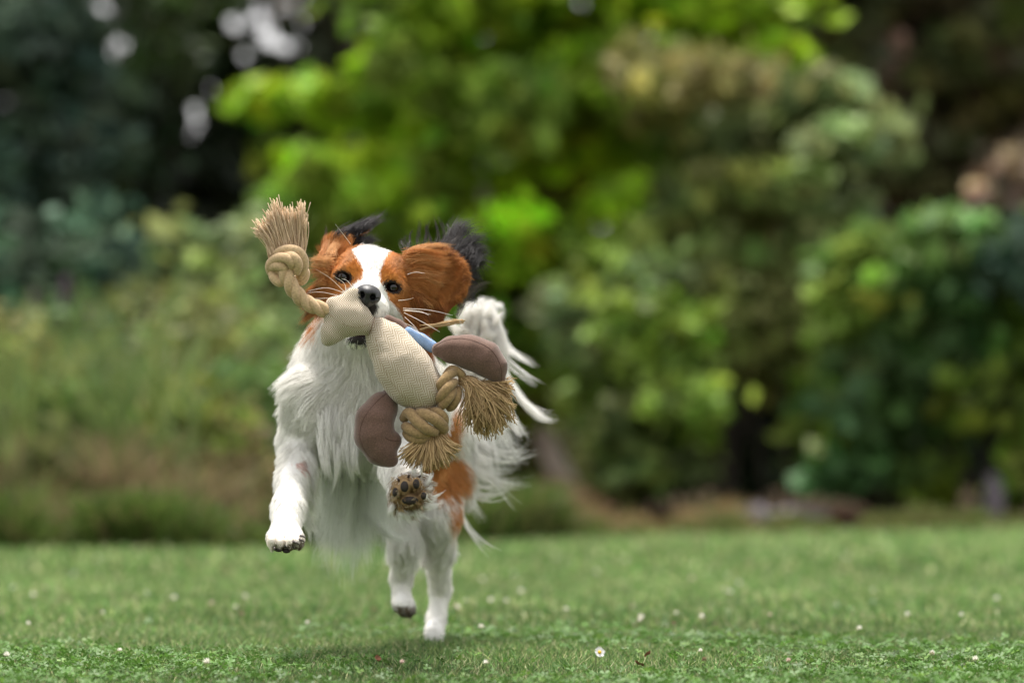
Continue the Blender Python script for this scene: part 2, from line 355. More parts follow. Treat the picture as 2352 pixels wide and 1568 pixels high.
# the bright yellow-green maple whose leaning stem stands in the mound
bs = P(1338, 1168, 12.6); bs[2] = -.02; bl = []
for (x, y, rx, ry, n, c) in [(560, 232, 30, 18, 70, YEL), (620, 240, 60, 24, 190, YEL), (700, 238, 60, 24, 190, YEL), (780, 235, 60, 30, 230, YEL), (830, 262, 60, 34, 240, YEL), (890, 290, 50, 36, 220, YEL), (640, 380, 40, 34, 120, MID), (700, 395, 55, 40, 230, YEL), (760, 420, 60, 40, 240, MID), (740, 470, 70, 36, 220, MID), (840, 400, 60, 44, 220, YEL),
                          (880, 180, 50, 60, 230, YEL), (940, 120, 60, 50, 240, MID), (960, 200, 60, 60, 280, YEL), (960, 60, 50, 40, 200, MID), (1000, 20, 60, 36, 220, YEL), (1080, 40, 70, 50, 270, YEL), (1090, 110, 60, 50, 240, MID), (1160, 70, 70, 60, 300, YEL), (1130, 160, 80, 60, 330, MID), (1240, 60, 80, 60, 330, YEL), (1250, 150, 80, 60, 320, MID), (1340, 60, 70, 60, 300, YEL), (1400, 60, 70, 60, 280, MID), (1360, 160, 80, 50, 300, YEL),
                          (1440, 150, 80, 60, 320, MID), (1560, 60, 80, 50, 300, YEL), (1580, 20, 70, 40, 260, YEL), (1680, 40, 80, 44, 320, YEL), (1760, 20, 60, 36, 240, YEL), (1680, 110, 80, 50, 280, BRT), (1500, 170, 70, 60, 240, BRT), (1800, 124, 56, 26, 230, (.33, .48, .03)), (1740, 160, 70, 34, 220, MID),
                          (1000, 280, 70, 60, 300, YEL), (1080, 260, 80, 70, 320, MID), (1190, 250, 80, 70, 320, BRT), (1300, 250, 80, 70, 330, MID), (1350, 300, 70, 50, 300, (.30, .42, .03)), (1320, 380, 80, 60, 330, (.28, .38, .02)), (1230, 350, 70, 60, 260, YEL), (1120, 350, 80, 60, 280, MID), (1010, 370, 80, 60, 280, YEL), (930, 430, 80, 60, 280, MID), (1040, 450, 80, 60, 280, YEL),
                          (1150, 450, 80, 60, 280, YEL), (1260, 470, 90, 60, 320, MID), (1380, 420, 80, 60, 300, BRT), (1470, 340, 60, 44, 220, MID), (1480, 400, 90, 50, 300, YEL), (1560, 425, 60, 34, 260, (.32, .46, .03)), (1440, 470, 80, 44, 260, YEL), (1580, 340, 80, 50, 240, BRT), (1660, 330, 60, 36, 230, (.28, .44, .05)), (1790, 300, 46, 26, 200, (.28, .46, .05)), (1740, 340, 70, 34, 240, BRT), (1600, 250, 80, 60, 240, OLV2), (1500, 250, 70, 50, 200, MID),
                          (1000, 540, 80, 50, 200, MID), (1180, 560, 80, 60, 300, YEL), (1290, 560, 80, 60, 300, MID), (1220, 650, 80, 60, 280, MID), (1330, 650, 80, 60, 260, BRT), (1240, 750, 80, 60, 260, MID), (1340, 740, 70, 60, 220, BRT), (1200, 840, 70, 60, 200, MID), (1280, 850, 70, 60, 200, MID), (1150, 640, 60, 60, 180, YEL), (800, 520, 90, 40, 240, MID), (680, 490, 60, 30, 160, MID), (900, 520, 90, 40, 240, MID),
                          (1100, -90, 260, 90, 1300, MID), (1500, -90, 260, 80, 1300, YEL), (1300, -260, 420, 140, 1600, MID), (1230, 920, 60, 50, 150, MID), (950, 640, 80, 60, 280, YEL), (1050, 650, 80, 60, 280, MID), (880, 620, 80, 60, 240, MID), (1120, 740, 80, 60, 260, MID), (1030, 760, 80, 60, 240, MID), (930, 760, 80, 60, 220, MID), (1010, 870, 80, 60, 200, OLV), (1110, 850, 80, 60, 220, MID), (800, 610, 80, 50, 220, MID), (710, 570, 60, 40, 160, MID)]:
    bl.append(B_(x, y, 12.6 + rng.uniform(-.5, .5), rx, ry, n, c))
plant('maple_tree', 'bright yellow-green maple with a bare leaning stem behind the tail of the dog', 'tree', bs, P(1175, 850, 12.5), .046, bl, .075, bark=M_BARKL, tips=[], extra_stems=[(P(1180, 870, 12.5), P(1050, 80, 12.9), .026), (P(1180, 870, 12.5), P(1420, 60, 13.0), .024), (P(1130, 560, 12.8), P(900, 300, 12.9), .014)])

shrub_late = [(1150, 960, 70, 50, 200, OLV), (1240, 1000, 80, 60, 240, OLV), (1120, 1060, 70, 50, 200, OLV), (1220, 1090, 80, 40, 220, MID), (1310, 1020, 60, 60, 180, OLV), (1060, 980, 70, 60, 200, OLV), (1340, 1100, 60, 30, 120, OLV)]
# brown dying cypress, upper right
bs = P(2120, 980, 14.0); bs[2] = -.02; bl = []
for k_ in range(60):
    x, y = rng.uniform(1850, 2480), rng.uniform(-120, 470)
    if y > 330 and x < 1980: continue
    bl.append(B_(x, y, 14 + rng.uniform(-.3, .3), 70, 55, 150, [(.15, .115, .07), (.21, .165, .125), (.10, .085, .045), (.10, .12, .045)][int(rng.integers(4))]))
for (x, y, rx, ry, n) in [(2330, 385, 32, 30, 60), (2265, 430, 22, 22, 32), (2315, 445, 30, 26, 40), (2240, 470, 18, 22, 20)]:
    bl.append(B_(x, y, 13.2, rx * .8, ry * .8, n * 2, TAN))
bl += [B_(2340, 40, 13.8, 50, 50, 200, MID), B_(2320, 200, 13.8, 50, 50, 180, (.16, .14, .04)), B_(2200, -260, 14, 300, 120, 1000, BRN)]
plant('cypress_tree', 'dying brown cypress at the upper right', 'tree', bs, bs + (0, 0, 5), .06, bl, .085, bark=M_BARKD, tips=[])

# shrubs in front of the wood, right half
MDO = (.19, .235, .07)
def shrub(name, label, cx, d, bl_, leaf=.06, stems=5, spread=160, h=2., **k):
    bs = P(cx, 980, d); bs[2] = -.02
    bl = [B_(x, y, d + rng.uniform(-.25, .25), rx, ry, n, c) for (x, y, rx, ry, n, c) in bl_]
    es = []
    for i in range(stems):
        a = P(cx + rng.uniform(-spread, spread) * .5, 980, d); a[2] = -.02; b = P(*(lambda q: (q[0], q[1]))(bl_[int(rng.integers(len(bl_)))]), d); es.append((a, b, .010))
    return plant(name, label, 'shrub', bs, P(cx, 800, d), .014, bl, leaf, bark=M_BARKD, tips=[], crown='foliage', trunk='stem', extra_stems=es, **k)
shrub('hazel_shrub', 'tall arching olive-green shrub with a reddish top between the maple and the dark gap', 1650, 11.8,
      [(1480, 150, 70, 40, 200, OLV2), (1560, 190, 80, 40, 260, OLV2), (1650, 200, 90, 40, 280, (.20, .18, .07)), (1740, 190, 80, 36, 260, (.19, .19, .07)), (1830, 220, 80, 44, 280, SAGE), (1900, 260, 80, 50, 300, SAGE), (1960, 320, 80, 40, 270, SAGE), (1560, 270, 80, 50, 220, OLV2), (1700, 270, 90, 50, 280, SAGE), (1820, 320, 80, 44, 260, OLV),
       (1900, 370, 70, 36, 180, OLV), (2030, 300, 60, 44, 180, SAGE), (1620, 430, 80, 50, 220, MDO), (1720, 430, 90, 50, 260, MDO), (1820, 440, 70, 44, 190, MDO), (1590, 500, 90, 50, 260, SAGE), (1690, 520, 100, 60, 300, MDO), (1800, 520, 90, 50, 260, OLV), (1900, 500, 70, 50, 180, SAGE), (1560, 580, 60, 50, 160, MDO), (1500, 560, 80, 50, 240, MDO), (1420, 560, 80, 50, 240, MID), (1700, 620, 100, 60, 280, MDO), (1820, 620, 90, 60, 250, MDO), (1900, 600, 70, 60, 180, OLV),
       (1780, 720, 100, 60, 260, MDO), (1660, 720, 90, 50, 240, MDO), (1880, 720, 60, 60, 160, MID), (1860, 820, 30, 90, 150, MID), (1850, 980, 26, 110, 150, (.10, .17, .03)), (1700, 800, 90, 60, 240, MDO), (1790, 840, 80, 50, 200, MDO), (1680, 870, 60, 40, 100, OLV), (1900, 900, 40, 60, 90, MID)], leaf=.062, spread=300)
BOOST = 1.08
shrub('elder_shrub', 'rounded mid-green shrub right of the leaning stem', 1480, 11.0,
      [(1420, 640, 90, 60, 260, MID), (1500, 660, 80, 60, 250, SAGE), (1380, 720, 90, 60, 260, SAGE), (1480, 740, 90, 60, 280, MID), (1400, 810, 100, 60, 300, SAGE), (1520, 820, 90, 60, 280, BRT), (1440, 890, 110, 60, 330, MID), (1560, 900, 80, 50, 230, BRT), (1430, 960, 60, 60, 200, SAGE), (1480, 980, 100, 60, 300, MID), (1580, 970, 60, 50, 150, MID), (1450, 1050, 60, 50, 200, SAGE), (1500, 1070, 90, 44, 250, (.10, .15, .035)), (1450, 1110, 60, 30, 140, OLV), (1570, 1060, 40, 50, 110, (.07, .11, .025)),
       (1600, 730, 40, 50, 90, MID), (1600, 640, 60, 60, 120, OLV)], leaf=.055)
BOOST = .92
shrub('laurel_shrub', 'broad bright green laurel filling the right edge', 2150, 10.9,
      [(1960, 590, 60, 36, 190, (.14, .24, .06)), (2020, 600, 70, 44, 230, (.17, .29, .06)), (2100, 570, 80, 44, 280, (.17, .28, .07)), (2190, 560, 80, 44, 280, (.14, .25, .08)), (2280, 560, 80, 50, 260, TEAL), (2350, 620, 70, 60, 220, TEAL), (1960, 660, 60, 40, 180, BRT), (2040, 670, 80, 44, 250, BRT), (2130, 650, 90, 50, 300, (.12, .23, .07)), (2230, 640, 80, 50, 260, (.11, .22, .08)), (2310, 700, 80, 50, 240, (.09, .19, .07)), (1930, 740, 50, 40, 130, BRT), (2010, 750, 70, 40, 210, (.10, .19, .06)), (2100, 740, 80, 50, 240, MID), (2200, 740, 80, 50, 240, (.10, .20, .06)),
       (1950, 830, 60, 40, 150, (.11, .20, .06)), (2040, 850, 80, 44, 220, MID), (2130, 830, 80, 50, 230, (.09, .17, .05)), (2220, 820, 70, 50, 180, (.10, .19, .07)), (2320, 830, 50, 40, 90, MID), (1940, 920, 60, 36, 140, (.10, .19, .07)), (2010, 940, 70, 44, 180, MID), (2090, 930, 80, 50, 210, (.08, .16, .04)), (2180, 920, 50, 40, 90, MID), (1960, 1010, 60, 44, 150, MID), (2040, 1030, 80, 44, 190, (.09, .17, .05)), (2120, 1020, 70, 44, 150, (.07, .13, .035)), (1960, 1080, 60, 44, 140, (.09, .19, .06)), (2050, 1110, 80, 36, 180, (.07, .13, .035)), (2150, 1100, 60, 34, 100, MID), (2420, 800, 80, 200, 500, MID), (2460, 1050, 90, 100, 300, MID), (2330, 1130, 50, 20, 60, MID)], leaf=.070, spread=400)
shrub('holly_shrub', 'small olive-green shrub just behind the bare leaning stem', 1190, 13.8, shrub_late, leaf=.06, spread=120)
shrub('shade_gap_shrub', 'near-black leaves added to stand for shade in the gaps between the shrubs', 2250, 12.6, [(2260, 900, 90, 80, 260, DEEP), (2300, 1000, 90, 90, 260, DEEP), (1700, 950, 120, 90, 330, DEEP), (1720, 1060, 120, 60, 300, DKG), (1580, 640, 50, 60, 120, DEEP), (1740, 860, 110, 60, 260, DKG), (2380, 1000, 90, 100, 260, DEEP)], leaf=.07)  # near-black leaf clumps added where the hollows are only in shade
for i, (x, y, c, l_) in enumerate([(2065, 1150, (.10, .13, .06), 'small grey-green plant at the foot of the laurel'), (2140, 1140, (.20, .28, .03), 'small yellow-green plant at the foot of the laurel')]):
    bs = P(x, 980, 10.9); bs[2] = 0.
    plant('low_plant', l_, 'plant', bs, bs + (0, 0, .12), .008, [B_(x, y, 10.9, 44, 26, 160, c)], .05, tips=[], crown='foliage', trunk='stem', gaps=False)

BOOST = 1.1
# tall mixed hedges that carry the wood on past both edges of the picture
for (x0, x1, d, l_) in [(-3600, -420, 13.5, 'tall mixed hedge running on past the left edge of the picture'), (2650, 5600, 13.5, 'tall mixed hedge running on past the right edge of the picture')]:
    bs = P((x0 + x1) / 2, 980, d); bs[2] = -.02; bl = []
    for _ in range(330):
        x, y = rng.uniform(x0, x1), rng.uniform(-900, 1090)
        bl.append(B_(x, y, d + rng.uniform(-.5, .5), 150, 110, 150, [DKG, OLV, MID, SAGE, DEEP][int(rng.integers(5))]))
    plant('hedge', l_, 'hedge', bs, bs + (0, 0, 2.5), .05, bl, .13, bark=M_BARKD, tips=[], crown='foliage', trunk='stem', gaps=False)
# tall weeds on the left bank: each plant is stems with leaves along them
def weed(label, x0, d, h_px, lean, n_st, col, leafn=85, sz=.055, tipcol=None, wid=90, group='tall weeds on the left bank'):
    bs = P(x0, 980, d); bs[2] = -.01
    o = bpy.data.objects.new('tall_weed', None); COL.objects.link(o); o.location = tuple(bs); tag(o, label, 'plant', group)
    A = Acc(); bl = []; tips = []
    for i in range(n_st):
        ang = rng.uniform(-1, 1); hh = mpx(h_px, d) * rng.uniform(.72, 1.05)
        tip = bs + (mpx(lean, d) + ang * mpx(wid, d), rng.uniform(-.25, .25), hh)
        base = bs + (ang * mpx(wid * .35, d), rng.uniform(-.1, .1), 0)
        mid = (base + tip) / 2 + (-(tip[0] - base[0]) * .15, 0, hh * .08)
        q = smooth_path([base, mid, tip], 12); add_tube(A, q, np.linspace(.006, .002, 12), 5, np.array((.10, .12, .05)))
        for k_ in range(leafn):
            t = (k_ + rng.random()) / leafn; j = min(11, int(t * 11)); cc = q[j] + rng.normal(0, 1, 3) * (.03 + .04 * (1 - t)) 
            bl.append((cc, (.045, .045, .04), 4, np.array(col) * rng.uniform(.75, 1.3)))
        tips.append(tip)
    st = A.build('stems', M_LEAF, origin=bs); st.location = (0, 0, 0); st.parent = o
    v, f, c = leaf_cloud(bl, sz, False, .2, .6); cr = mesh_np('foliage', v, f, M_LEAF, o, col=c, smooth=False, origin=bs); cr.location = (0, 0, 0)
    if tipcol:
        bl = [(t_ + (0, 0, .03), (.025, .025, .06), 60, tipcol) for t_ in tips[:4]]
        for q_ in bl:
            SA = Acc(); z_ = np.linspace(-.07, .07, 8)[:, None]; add_tube(SA, q_[0] + z_ * (.1, 0, 1), .014 * np.sqrt(1 - (z_[:, 0] / .085) ** 2), 7, tipcol); fl = SA.build('flower_spike', M_LEAF, o, origin=bs); fl.location = (0, 0, 0)
W = weed
W('weed with pale arching tips at the far left of the bank', 60, 9.6, 480, -20, 8, OLV2)
W('weed with purple flower spikes near the left edge', 150, 10.2, 520, -40, 7, (.10, .15, .05), tipcol=PURP)
W('dark green weed beside the black gap on the left bank', 260, 10.6, 540, -30, 7, (.07, .13, .055))
W('slender weed with faded brown flower spikes on the left bank', 340, 10.4, 500, 20, 7, SAGE, tipcol=(.15, .09, .08))
W('tall arching weed in the middle of the left bank', 430, 9.8, 560, 40, 9, OLV2)
W('tall pale green weed just left of the dog', 520, 10.0, 600, 20, 9, (.17, .23, .075), wid=110)
W('short bushy weed at the front of the left bank', 230, 9.2, 300, 30, 8, (.15, .20, .055), wid=110)
W('bushy weed low down beside the foreleg of the dog', 590, 9.4, 420, 10, 9, (.10, .17, .045))
W('yellowish weed low in the middle of the left bank', 400, 9.1, 320, 20, 8, (.19, .23, .05), wid=110)
W('weed with faded tips standing behind the dog', 720, 9.8, 480, 0, 9, SAGE, wid=120)
W('olive weed in front of the dry grass at the left', 180, 8.95, 230, 0, 9, (.16, .18, .06), wid=130)
W('straw-coloured weed in front of the dry grass left of the dog', 480, 9.0, 210, 10, 9, (.24, .20, .10), wid=130)
W('low dark weed behind the legs of the dog', 860, 9.8, 300, 0, 9, (.08, .13, .035), wid=130)
W('weed leaning out of the picture at the far left', -60, 9.4, 430, 10, 8, (.14, .18, .06))
W('green weed at the foot of the far left spruce', 90, 9.1, 330, 0, 8, (.12, .18, .05), wid=110)
shrub('bramble_shrub', 'low tangled dark bramble filling the left bank', 330, 10.9, [(x, y, 90, 70, 190, c) for (x, y, c) in [(40, 700, TEAL), (40, 860, OLV), (60, 980, OLV), (180, 820, OLV), (200, 950, SAGE), (320, 760, OLV), (330, 900, MID), (330, 1020, OLV), (460, 720, OLV), (470, 860, (.05, .09, .03)), (470, 980, OLV), (600, 700, SAGE), (600, 840, MID), (610, 980, OLV), (400, 620, SAGE), (520, 560, SAGE), (560, 620, OLV), (250, 560, TEAL), (80, 580, TEAL), (720, 760, OLV), (760, 900, OLV), (-100, 800, OLV), (-120, 950, OLV), (-180, 700, DKG)]], leaf=.06, spread=700)
# dry grass and litter at the foot of the bank and round the mound
def strip(name, x0, x1, y0f, hgt, n, cols, dfun, label=None, w_=.006):
    x = rng.uniform(x0, x1, n)
    if name == 'tall_grass': x = x[(np.sin(x * .018 + 1.7 * np.sin(x * .006)) + rng.normal(0, .5, n)) > .1]; n = len(x)
    d = dfun(x, rng.random(n)); b = np.stack([(x - CX) / FPX * d, d, np.full(n, -.01)], 1)
    h = hgt * rng.uniform(.4, 1.1, n) * (.75 + .35 * np.sin(x * .021 + 2 * np.sin(x * .0071)) + .2 * np.sin(x * .057)); ln = rng.normal(0, .35, (n, 3)) * h[:, None]; ln[:, 2] = 0
    tp = b + ln + np.stack([0 * h, 0 * h, h], 1); md = b + ln * .3 + np.stack([0 * h, 0 * h, h * .6], 1)
    a = rng.uniform(0, 3.14, n); s = np.stack([np.cos(a), np.sin(a), 0 * a], 1) * w_
    v = np.stack([b - s, b + s, md + s * .8, md - s * .8, tp + s * .15, tp - s * .15], 1).reshape(-1, 3); i = np.arange(n) * 6
    f = np.concatenate([np.stack([i, i + 1, i + 2, i + 3], 1), np.stack([i + 3, i + 2, i + 4, i + 5], 1)])
    c = np.array(cols)[rng.integers(len(cols), size=n)] * np.exp(rng.normal(0, .2, (n, 1)))
    return tag(mesh_np(name, v, f, M_LEAF, col=np.repeat(c, 6, 0), smooth=False), kind='stuff')
edge = lambda x: 8.05 + np.clip((x - 500) / 900, 0, 1) * 1.0 + np.clip((x - 1500) / 900, 0, 1) * .75     # where the lawn stops
strip('dry_grass', -500, 820, 0, .22, 30000, [DRY, (.21, .14, .085), (.26, .22, .11), (.15, .18, .06), (.20, .17, .08), (.13, .17, .05)], lambda x, u: edge(x) + .25 + (.5 + .5 * np.sin(x * .013) * np.sin(x * .031 + 1)) * .5 + u * 1.4)
strip('tall_grass', -700, 780, 0, .50, 7500, [(.14, .21, .075), (.17, .22, .06), (.12, .20, .05), (.20, .24, .09)], lambda x, u: edge(x) + .75 + u * 1.5, w_=.007)
strip('rough_grass', -500, 1300, 0, .12, 26000, [(.08, .14, .025), (.10, .15, .03), (.06, .10, .02), (.14, .13, .05)], lambda x, u: edge(x) - .05 + u * (.4 + .25 * np.sin(x * .017)))
strip('dry_litter', 900, 1750, 0, .07, 12000, [(.26, .17, .085), (.30, .20, .10), (.16, .14, .05), (.12, .14, .04)], lambda x, u: edge(x) + .2 + u * 2.0)
strip('rough_grass', 1200, 2700, 0, .06, 14000, [(.09, .15, .03), (.15, .14, .05), (.12, .12, .04)], lambda x, u: edge(x) - .05 + u * .5)
# mound of brown soil at the maple's foot
Gx, Gy = np.meshgrid(np.linspace(-1, 1, 40), np.linspace(-1, 1, 24)); hh = np.exp(-(Gx ** 2 * 3.2 + Gy ** 2 * 3)) + .12 * np.sin(Gx * 17 + Gy * 9) * np.exp(-(Gx ** 2 + Gy ** 2) * 2)
mv = np.stack([P(1250, 980, 12.0)[0] + Gx * .55, 12.0 + Gy * .7, -.03 + hh * .13], -1).reshape(-1, 3)
ii = (np.arange(23)[:, None] * 40 + np.arange(39)[None]).ravel()
tag(mesh_np('soil_mound', mv, np.stack([ii, ii + 1, ii + 41, ii + 40], 1), mat('brown_soil', (.25, .14, .085), rough=1, noise=(25, .6, 1.4), bump=(40, .6, .01))), kind='structure')
# pale stones along the bed
M_STONE = mat('grey_stone', (.15, .13, .145), rough=.9, noise=(20, .6, 1.3), bump=(50, .5, .004)); M_TERRA = mat('red_stone', (.15, .06, .045), rough=.9, noise=(20, .6, 1.3))
def stone(c, r, m, label):
    th = rng.random(3) * 6
    v = []; seg, rg = 14, 9
    for i in range(rg + 1):
        for j in range(seg):
            a, b = math.pi * i / rg, 2 * math.pi * j / seg; q = np.array([math.sin(a) * math.cos(b), math.sin(a) * math.sin(b), math.cos(a)])
            q = np.sign(q) * np.abs(q) ** .7; v.append(q * (1 + .12 * math.sin(3 * q[0] + th[0]) + .1 * math.sin(5 * q[1] + th[1])) * r)
    i = np.arange(rg)[:, None] * seg; j = np.arange(seg)[None]; k_ = (j + 1) % seg
    o = mesh_np('stone', np.array(v), np.stack([i + j, i + seg + j, i + seg + k_, i + k_], -1).reshape(-1, 4), m); o.location = tuple(c)
    return tag(o, label, 'stone', 'stones edging the bed')
rowl = ['leftmost', 'second', 'third', 'fourth', 'fifth', 'sixth', 'rightmost']
for i, x in enumerate([1668, 1705, 1742, 1776, 1812, 1846, 1880]):
    d = 10.75; c = P(x, 980, d); c[2] = .012; stone(c, (mpx(24, d), .05, .022 + .006 * (i % 3)), M_STONE, 'flat grey-lilac stone, %s of the pale row under the dark gap' % rowl[i])
for x, dx, l_ in [(1935, 26, 'reddish stone just right of the pale row'), (1980, 20, 'smaller reddish stone near the foot of the laurel'), (1640, 22, 'reddish stone at the left end of the pale row')]:
    c = P(x, 980, 10.9); c[2] = .012; stone(c, (mpx(dx, 10.9), .05, .02), M_TERRA, l_)
c = P(2282, 980, 10.7); c[2] = .05; stone(c, (mpx(26, 10.7), .04, .075), M_STONE, 'upright grey stone at the right under the laurel')
# ================================================================== the lawn
lv = []; ny, nx = 60, 60
yy = np.linspace(-3, 1, ny)
LX = np.linspace(-9, 9, nx)
def ledge(X):   # lawn edge distance at lateral position X
    x = CX + X / 9.2 * FPX
    return edge(x)
Yf = np.linspace(0, 1, ny)
g = [[(X, -4 + t * (float(ledge(np.array(X))) + .15 + 4), 0.0) for X in LX] for t in Yf]
gv = np.array(g).reshape(-1, 3); ii = (np.arange(ny - 1)[:, None] * nx + np.arange(nx - 1)[None]).ravel()
tag(mesh_np('lawn', gv, np.stack([ii, ii + 1, ii + nx + 1, ii + nx], 1), mat('turf', (.060, .085, .026), rough=1, noise=(60, .6, 1.4), spec=.05, big=(2, .8, 1.2))), kind='structure')
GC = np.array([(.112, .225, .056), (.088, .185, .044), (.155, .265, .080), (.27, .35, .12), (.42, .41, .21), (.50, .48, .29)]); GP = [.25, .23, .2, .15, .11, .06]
def blades(n, xr, dr, h, w_, half, curve=.9):
    """xr: function of d giving the half-width; blades stand on the turf."""
    u = rng.random(n); d = np.sqrt(dr[0] ** 2 + u * (dr[1] ** 2 - dr[0] ** 2)) if half is None else rng.uniform(*dr, n)
    X = rng.uniform(-1, 1, n) * (xr(d)); 
    k = d < ledge(X) + .1; d, X = d[k], X[k]; n = len(d)
    b = np.stack([X, d, np.full(n, -.002)], 1)
    patch = .5 + .5 * np.sin(X * 3.1 + 1.3 * np.sin(d * 2.7)) * np.sin(d * 2.3 + X)
    hh = h * rng.uniform(.45, 1.15, n) * (.85 + .3 * patch)
    ln = rng.normal(0, 1, (n, 2)); ln = ln / np.linalg.norm(ln, axis=1, keepdims=True) * (rng.random((n, 1)) ** .7) * hh[:, None] * curve
    tp = b + np.concatenate([ln, hh[:, None]], 1); md = b + np.concatenate([ln * .28, hh[:, None] * .58], 1)
    a = rng.uniform(0, 6.28, n); s = np.stack([np.cos(a), np.sin(a), 0 * a], 1) * (w_ * rng.uniform(.6, 1.3, n))[:, None] * .5
    v = np.stack([b - s, b + s, md + s * .85, md - s * .85, tp + s * .1, tp - s * .1], 1).reshape(-1, 3); i = np.arange(n) * 6
    f = np.concatenate([np.stack([i, i + 1, i + 2, i + 3], 1), np.stack([i + 3, i + 2, i + 4, i + 5], 1)])
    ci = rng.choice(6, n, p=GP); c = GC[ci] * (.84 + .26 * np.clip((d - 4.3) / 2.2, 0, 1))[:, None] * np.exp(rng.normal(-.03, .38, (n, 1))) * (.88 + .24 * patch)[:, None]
    return v, f, np.repeat(c, 6, 0)
def vis(d, m=.25): return d * 1176 / FPX + m
A = Acc()
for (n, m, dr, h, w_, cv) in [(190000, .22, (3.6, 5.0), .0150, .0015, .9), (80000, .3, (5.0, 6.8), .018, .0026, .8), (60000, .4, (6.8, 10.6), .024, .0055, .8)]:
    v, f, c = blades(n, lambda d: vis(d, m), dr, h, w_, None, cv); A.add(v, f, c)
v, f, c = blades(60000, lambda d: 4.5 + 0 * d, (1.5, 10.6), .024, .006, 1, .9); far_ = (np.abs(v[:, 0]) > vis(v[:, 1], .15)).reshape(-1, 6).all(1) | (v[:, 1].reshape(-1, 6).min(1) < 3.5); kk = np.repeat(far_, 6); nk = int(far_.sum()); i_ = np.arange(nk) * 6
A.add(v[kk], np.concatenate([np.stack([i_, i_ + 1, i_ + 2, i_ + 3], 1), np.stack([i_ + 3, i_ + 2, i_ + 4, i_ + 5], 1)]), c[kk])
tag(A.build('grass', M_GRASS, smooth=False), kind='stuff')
# clover leaves, thickest close to the camera
def clover(n, dr, xr):
    d = rng.uniform(*dr, n); X = rng.uniform(-1, 1, n) * xr(d)
    keep = (np.sin(X * 5.3 + 2 * np.sin(d * 4.1)) + rng.normal(0, .6, n) + (4.30 - d) * 1.2) > .1; d, X = d[keep], X[keep]; n = len(d)
    V_, F_, C_ = [], [], []
    z = rng.uniform(.007, .016, n); yaw = rng.uniform(0, 6.28, n); R = rng.uniform(.0030, .0054, n); tilt = rng.normal(0, .35, (n, 2))
    col = np.array((.075, .165, .028)) * np.exp(rng.normal(0, .2, (n, 1))); col[rng.random(n) < .12] *= (1.7, 1.4, 1.5)
    shp = np.array([(0, 0, 0), (.55, .42, .18), (1.05, .36, .22), (.95, 0, .02), (1.05, -.36, .22), (.55, -.42, .18)])
    for j in range(3):
        a = yaw + j * 2.094; ca, sa = np.cos(a), np.sin(a)
        q = shp[None] * R[:, None, None] * 1.15
        x = q[..., 0] * ca[:, None] - q[..., 1] * sa[:, None]; y = q[..., 0] * sa[:, None] + q[..., 1] * ca[:, None]
        zz = q[..., 2] + x * tilt[:, :1] + y * tilt[:, 1:]
        V_.append(np.stack([x + X[:, None], y + d[:, None], zz + z[:, None]], -1))
    V_ = np.concatenate(V_).reshape(-1, 3); i = np.arange(3 * n) * 6
    F_ = np.concatenate([np.stack([i, i + 1, i + 2, i + 3], 1), np.stack([i, i + 3, i + 4, i + 5], 1)])
    return V_, F_, np.repeat(np.tile(col, (3, 1)), 6, 0)
v, f, c = clover(15000, (3.7, 4.9), lambda d: vis(d, .2))
A = Acc(); A.add(v, f, c); v, f, c = clover(9000, (4.9, 7.5), lambda d: vis(d, .2)); A.add(v, f, c)
tag(A.build('clover_leaves', M_GRASS, smooth=False), kind='stuff')
# flowers
M_PETAL = mat('petal', attr=True, rough=.6, trans=.3)
def head(style):
    A = Acc(); n = 42
    for i in range(n):
        a = i * 2.39996; e = 1 - (i + .5) / n * 1.5; e = max(-.5, e); rr = math.sqrt(max(0, 1 - e * e))
        dr_ = np.array([rr * math.cos(a), rr * math.sin(a), e]); sd = nrm(np.cross(dr_, (0.1, .2, 1))); R = .0042
        b = dr_ * R * .25; t = dr_ * R * rng.uniform(.85, 1.15) + (0, 0, .001); m_ = (b + t) / 2 + dr_ * .0002
        w_ = .0006
        c = {0: np.array((.80, .78, .70)), 1: np.array((.66, .52, .46)), 2: np.array((.26, .19, .12))}[style] * rng.uniform(.8, 1.1)
        if e < -.1 and style < 2: c = np.array((.45, .36, .22))
        A.add([b - sd * w_ * .5, b + sd * w_ * .5, m_ + sd * w_, t + sd * w_ * .4, t - sd * w_ * .4, m_ - sd * w_], [[0, 1, 2, 5], [5, 2, 3, 4]], c)
    o = A.build('clover_flower', M_PETAL, smooth=False); S_ = Acc(); add_tube(S_, smooth_path([(0, 0, -.002), (.001, 0, -.012), (0, .001, -.024)], 5), .0006, 5, (.14, .22, .06)); s = S_.build('stem', M_GRASS, o); return o
def rm(o):
    for c_ in list(o.children): bpy.data.objects.remove(c_)
    bpy.data.objects.remove(o)
PROTO = [head(0), head(1), head(2)]
def clone(src, loc, sc, label, cat, group, rz=0, tx=0):
    o = src.copy(); COL.objects.link(o); o.location = tuple(loc); o.scale = (sc,) * 3; o.rotation_euler = (tx, 0, rz)
    for ch in src.children: c_ = ch.copy(); COL.objects.link(c_); c_.parent = o
    return tag(o, label, cat, group)
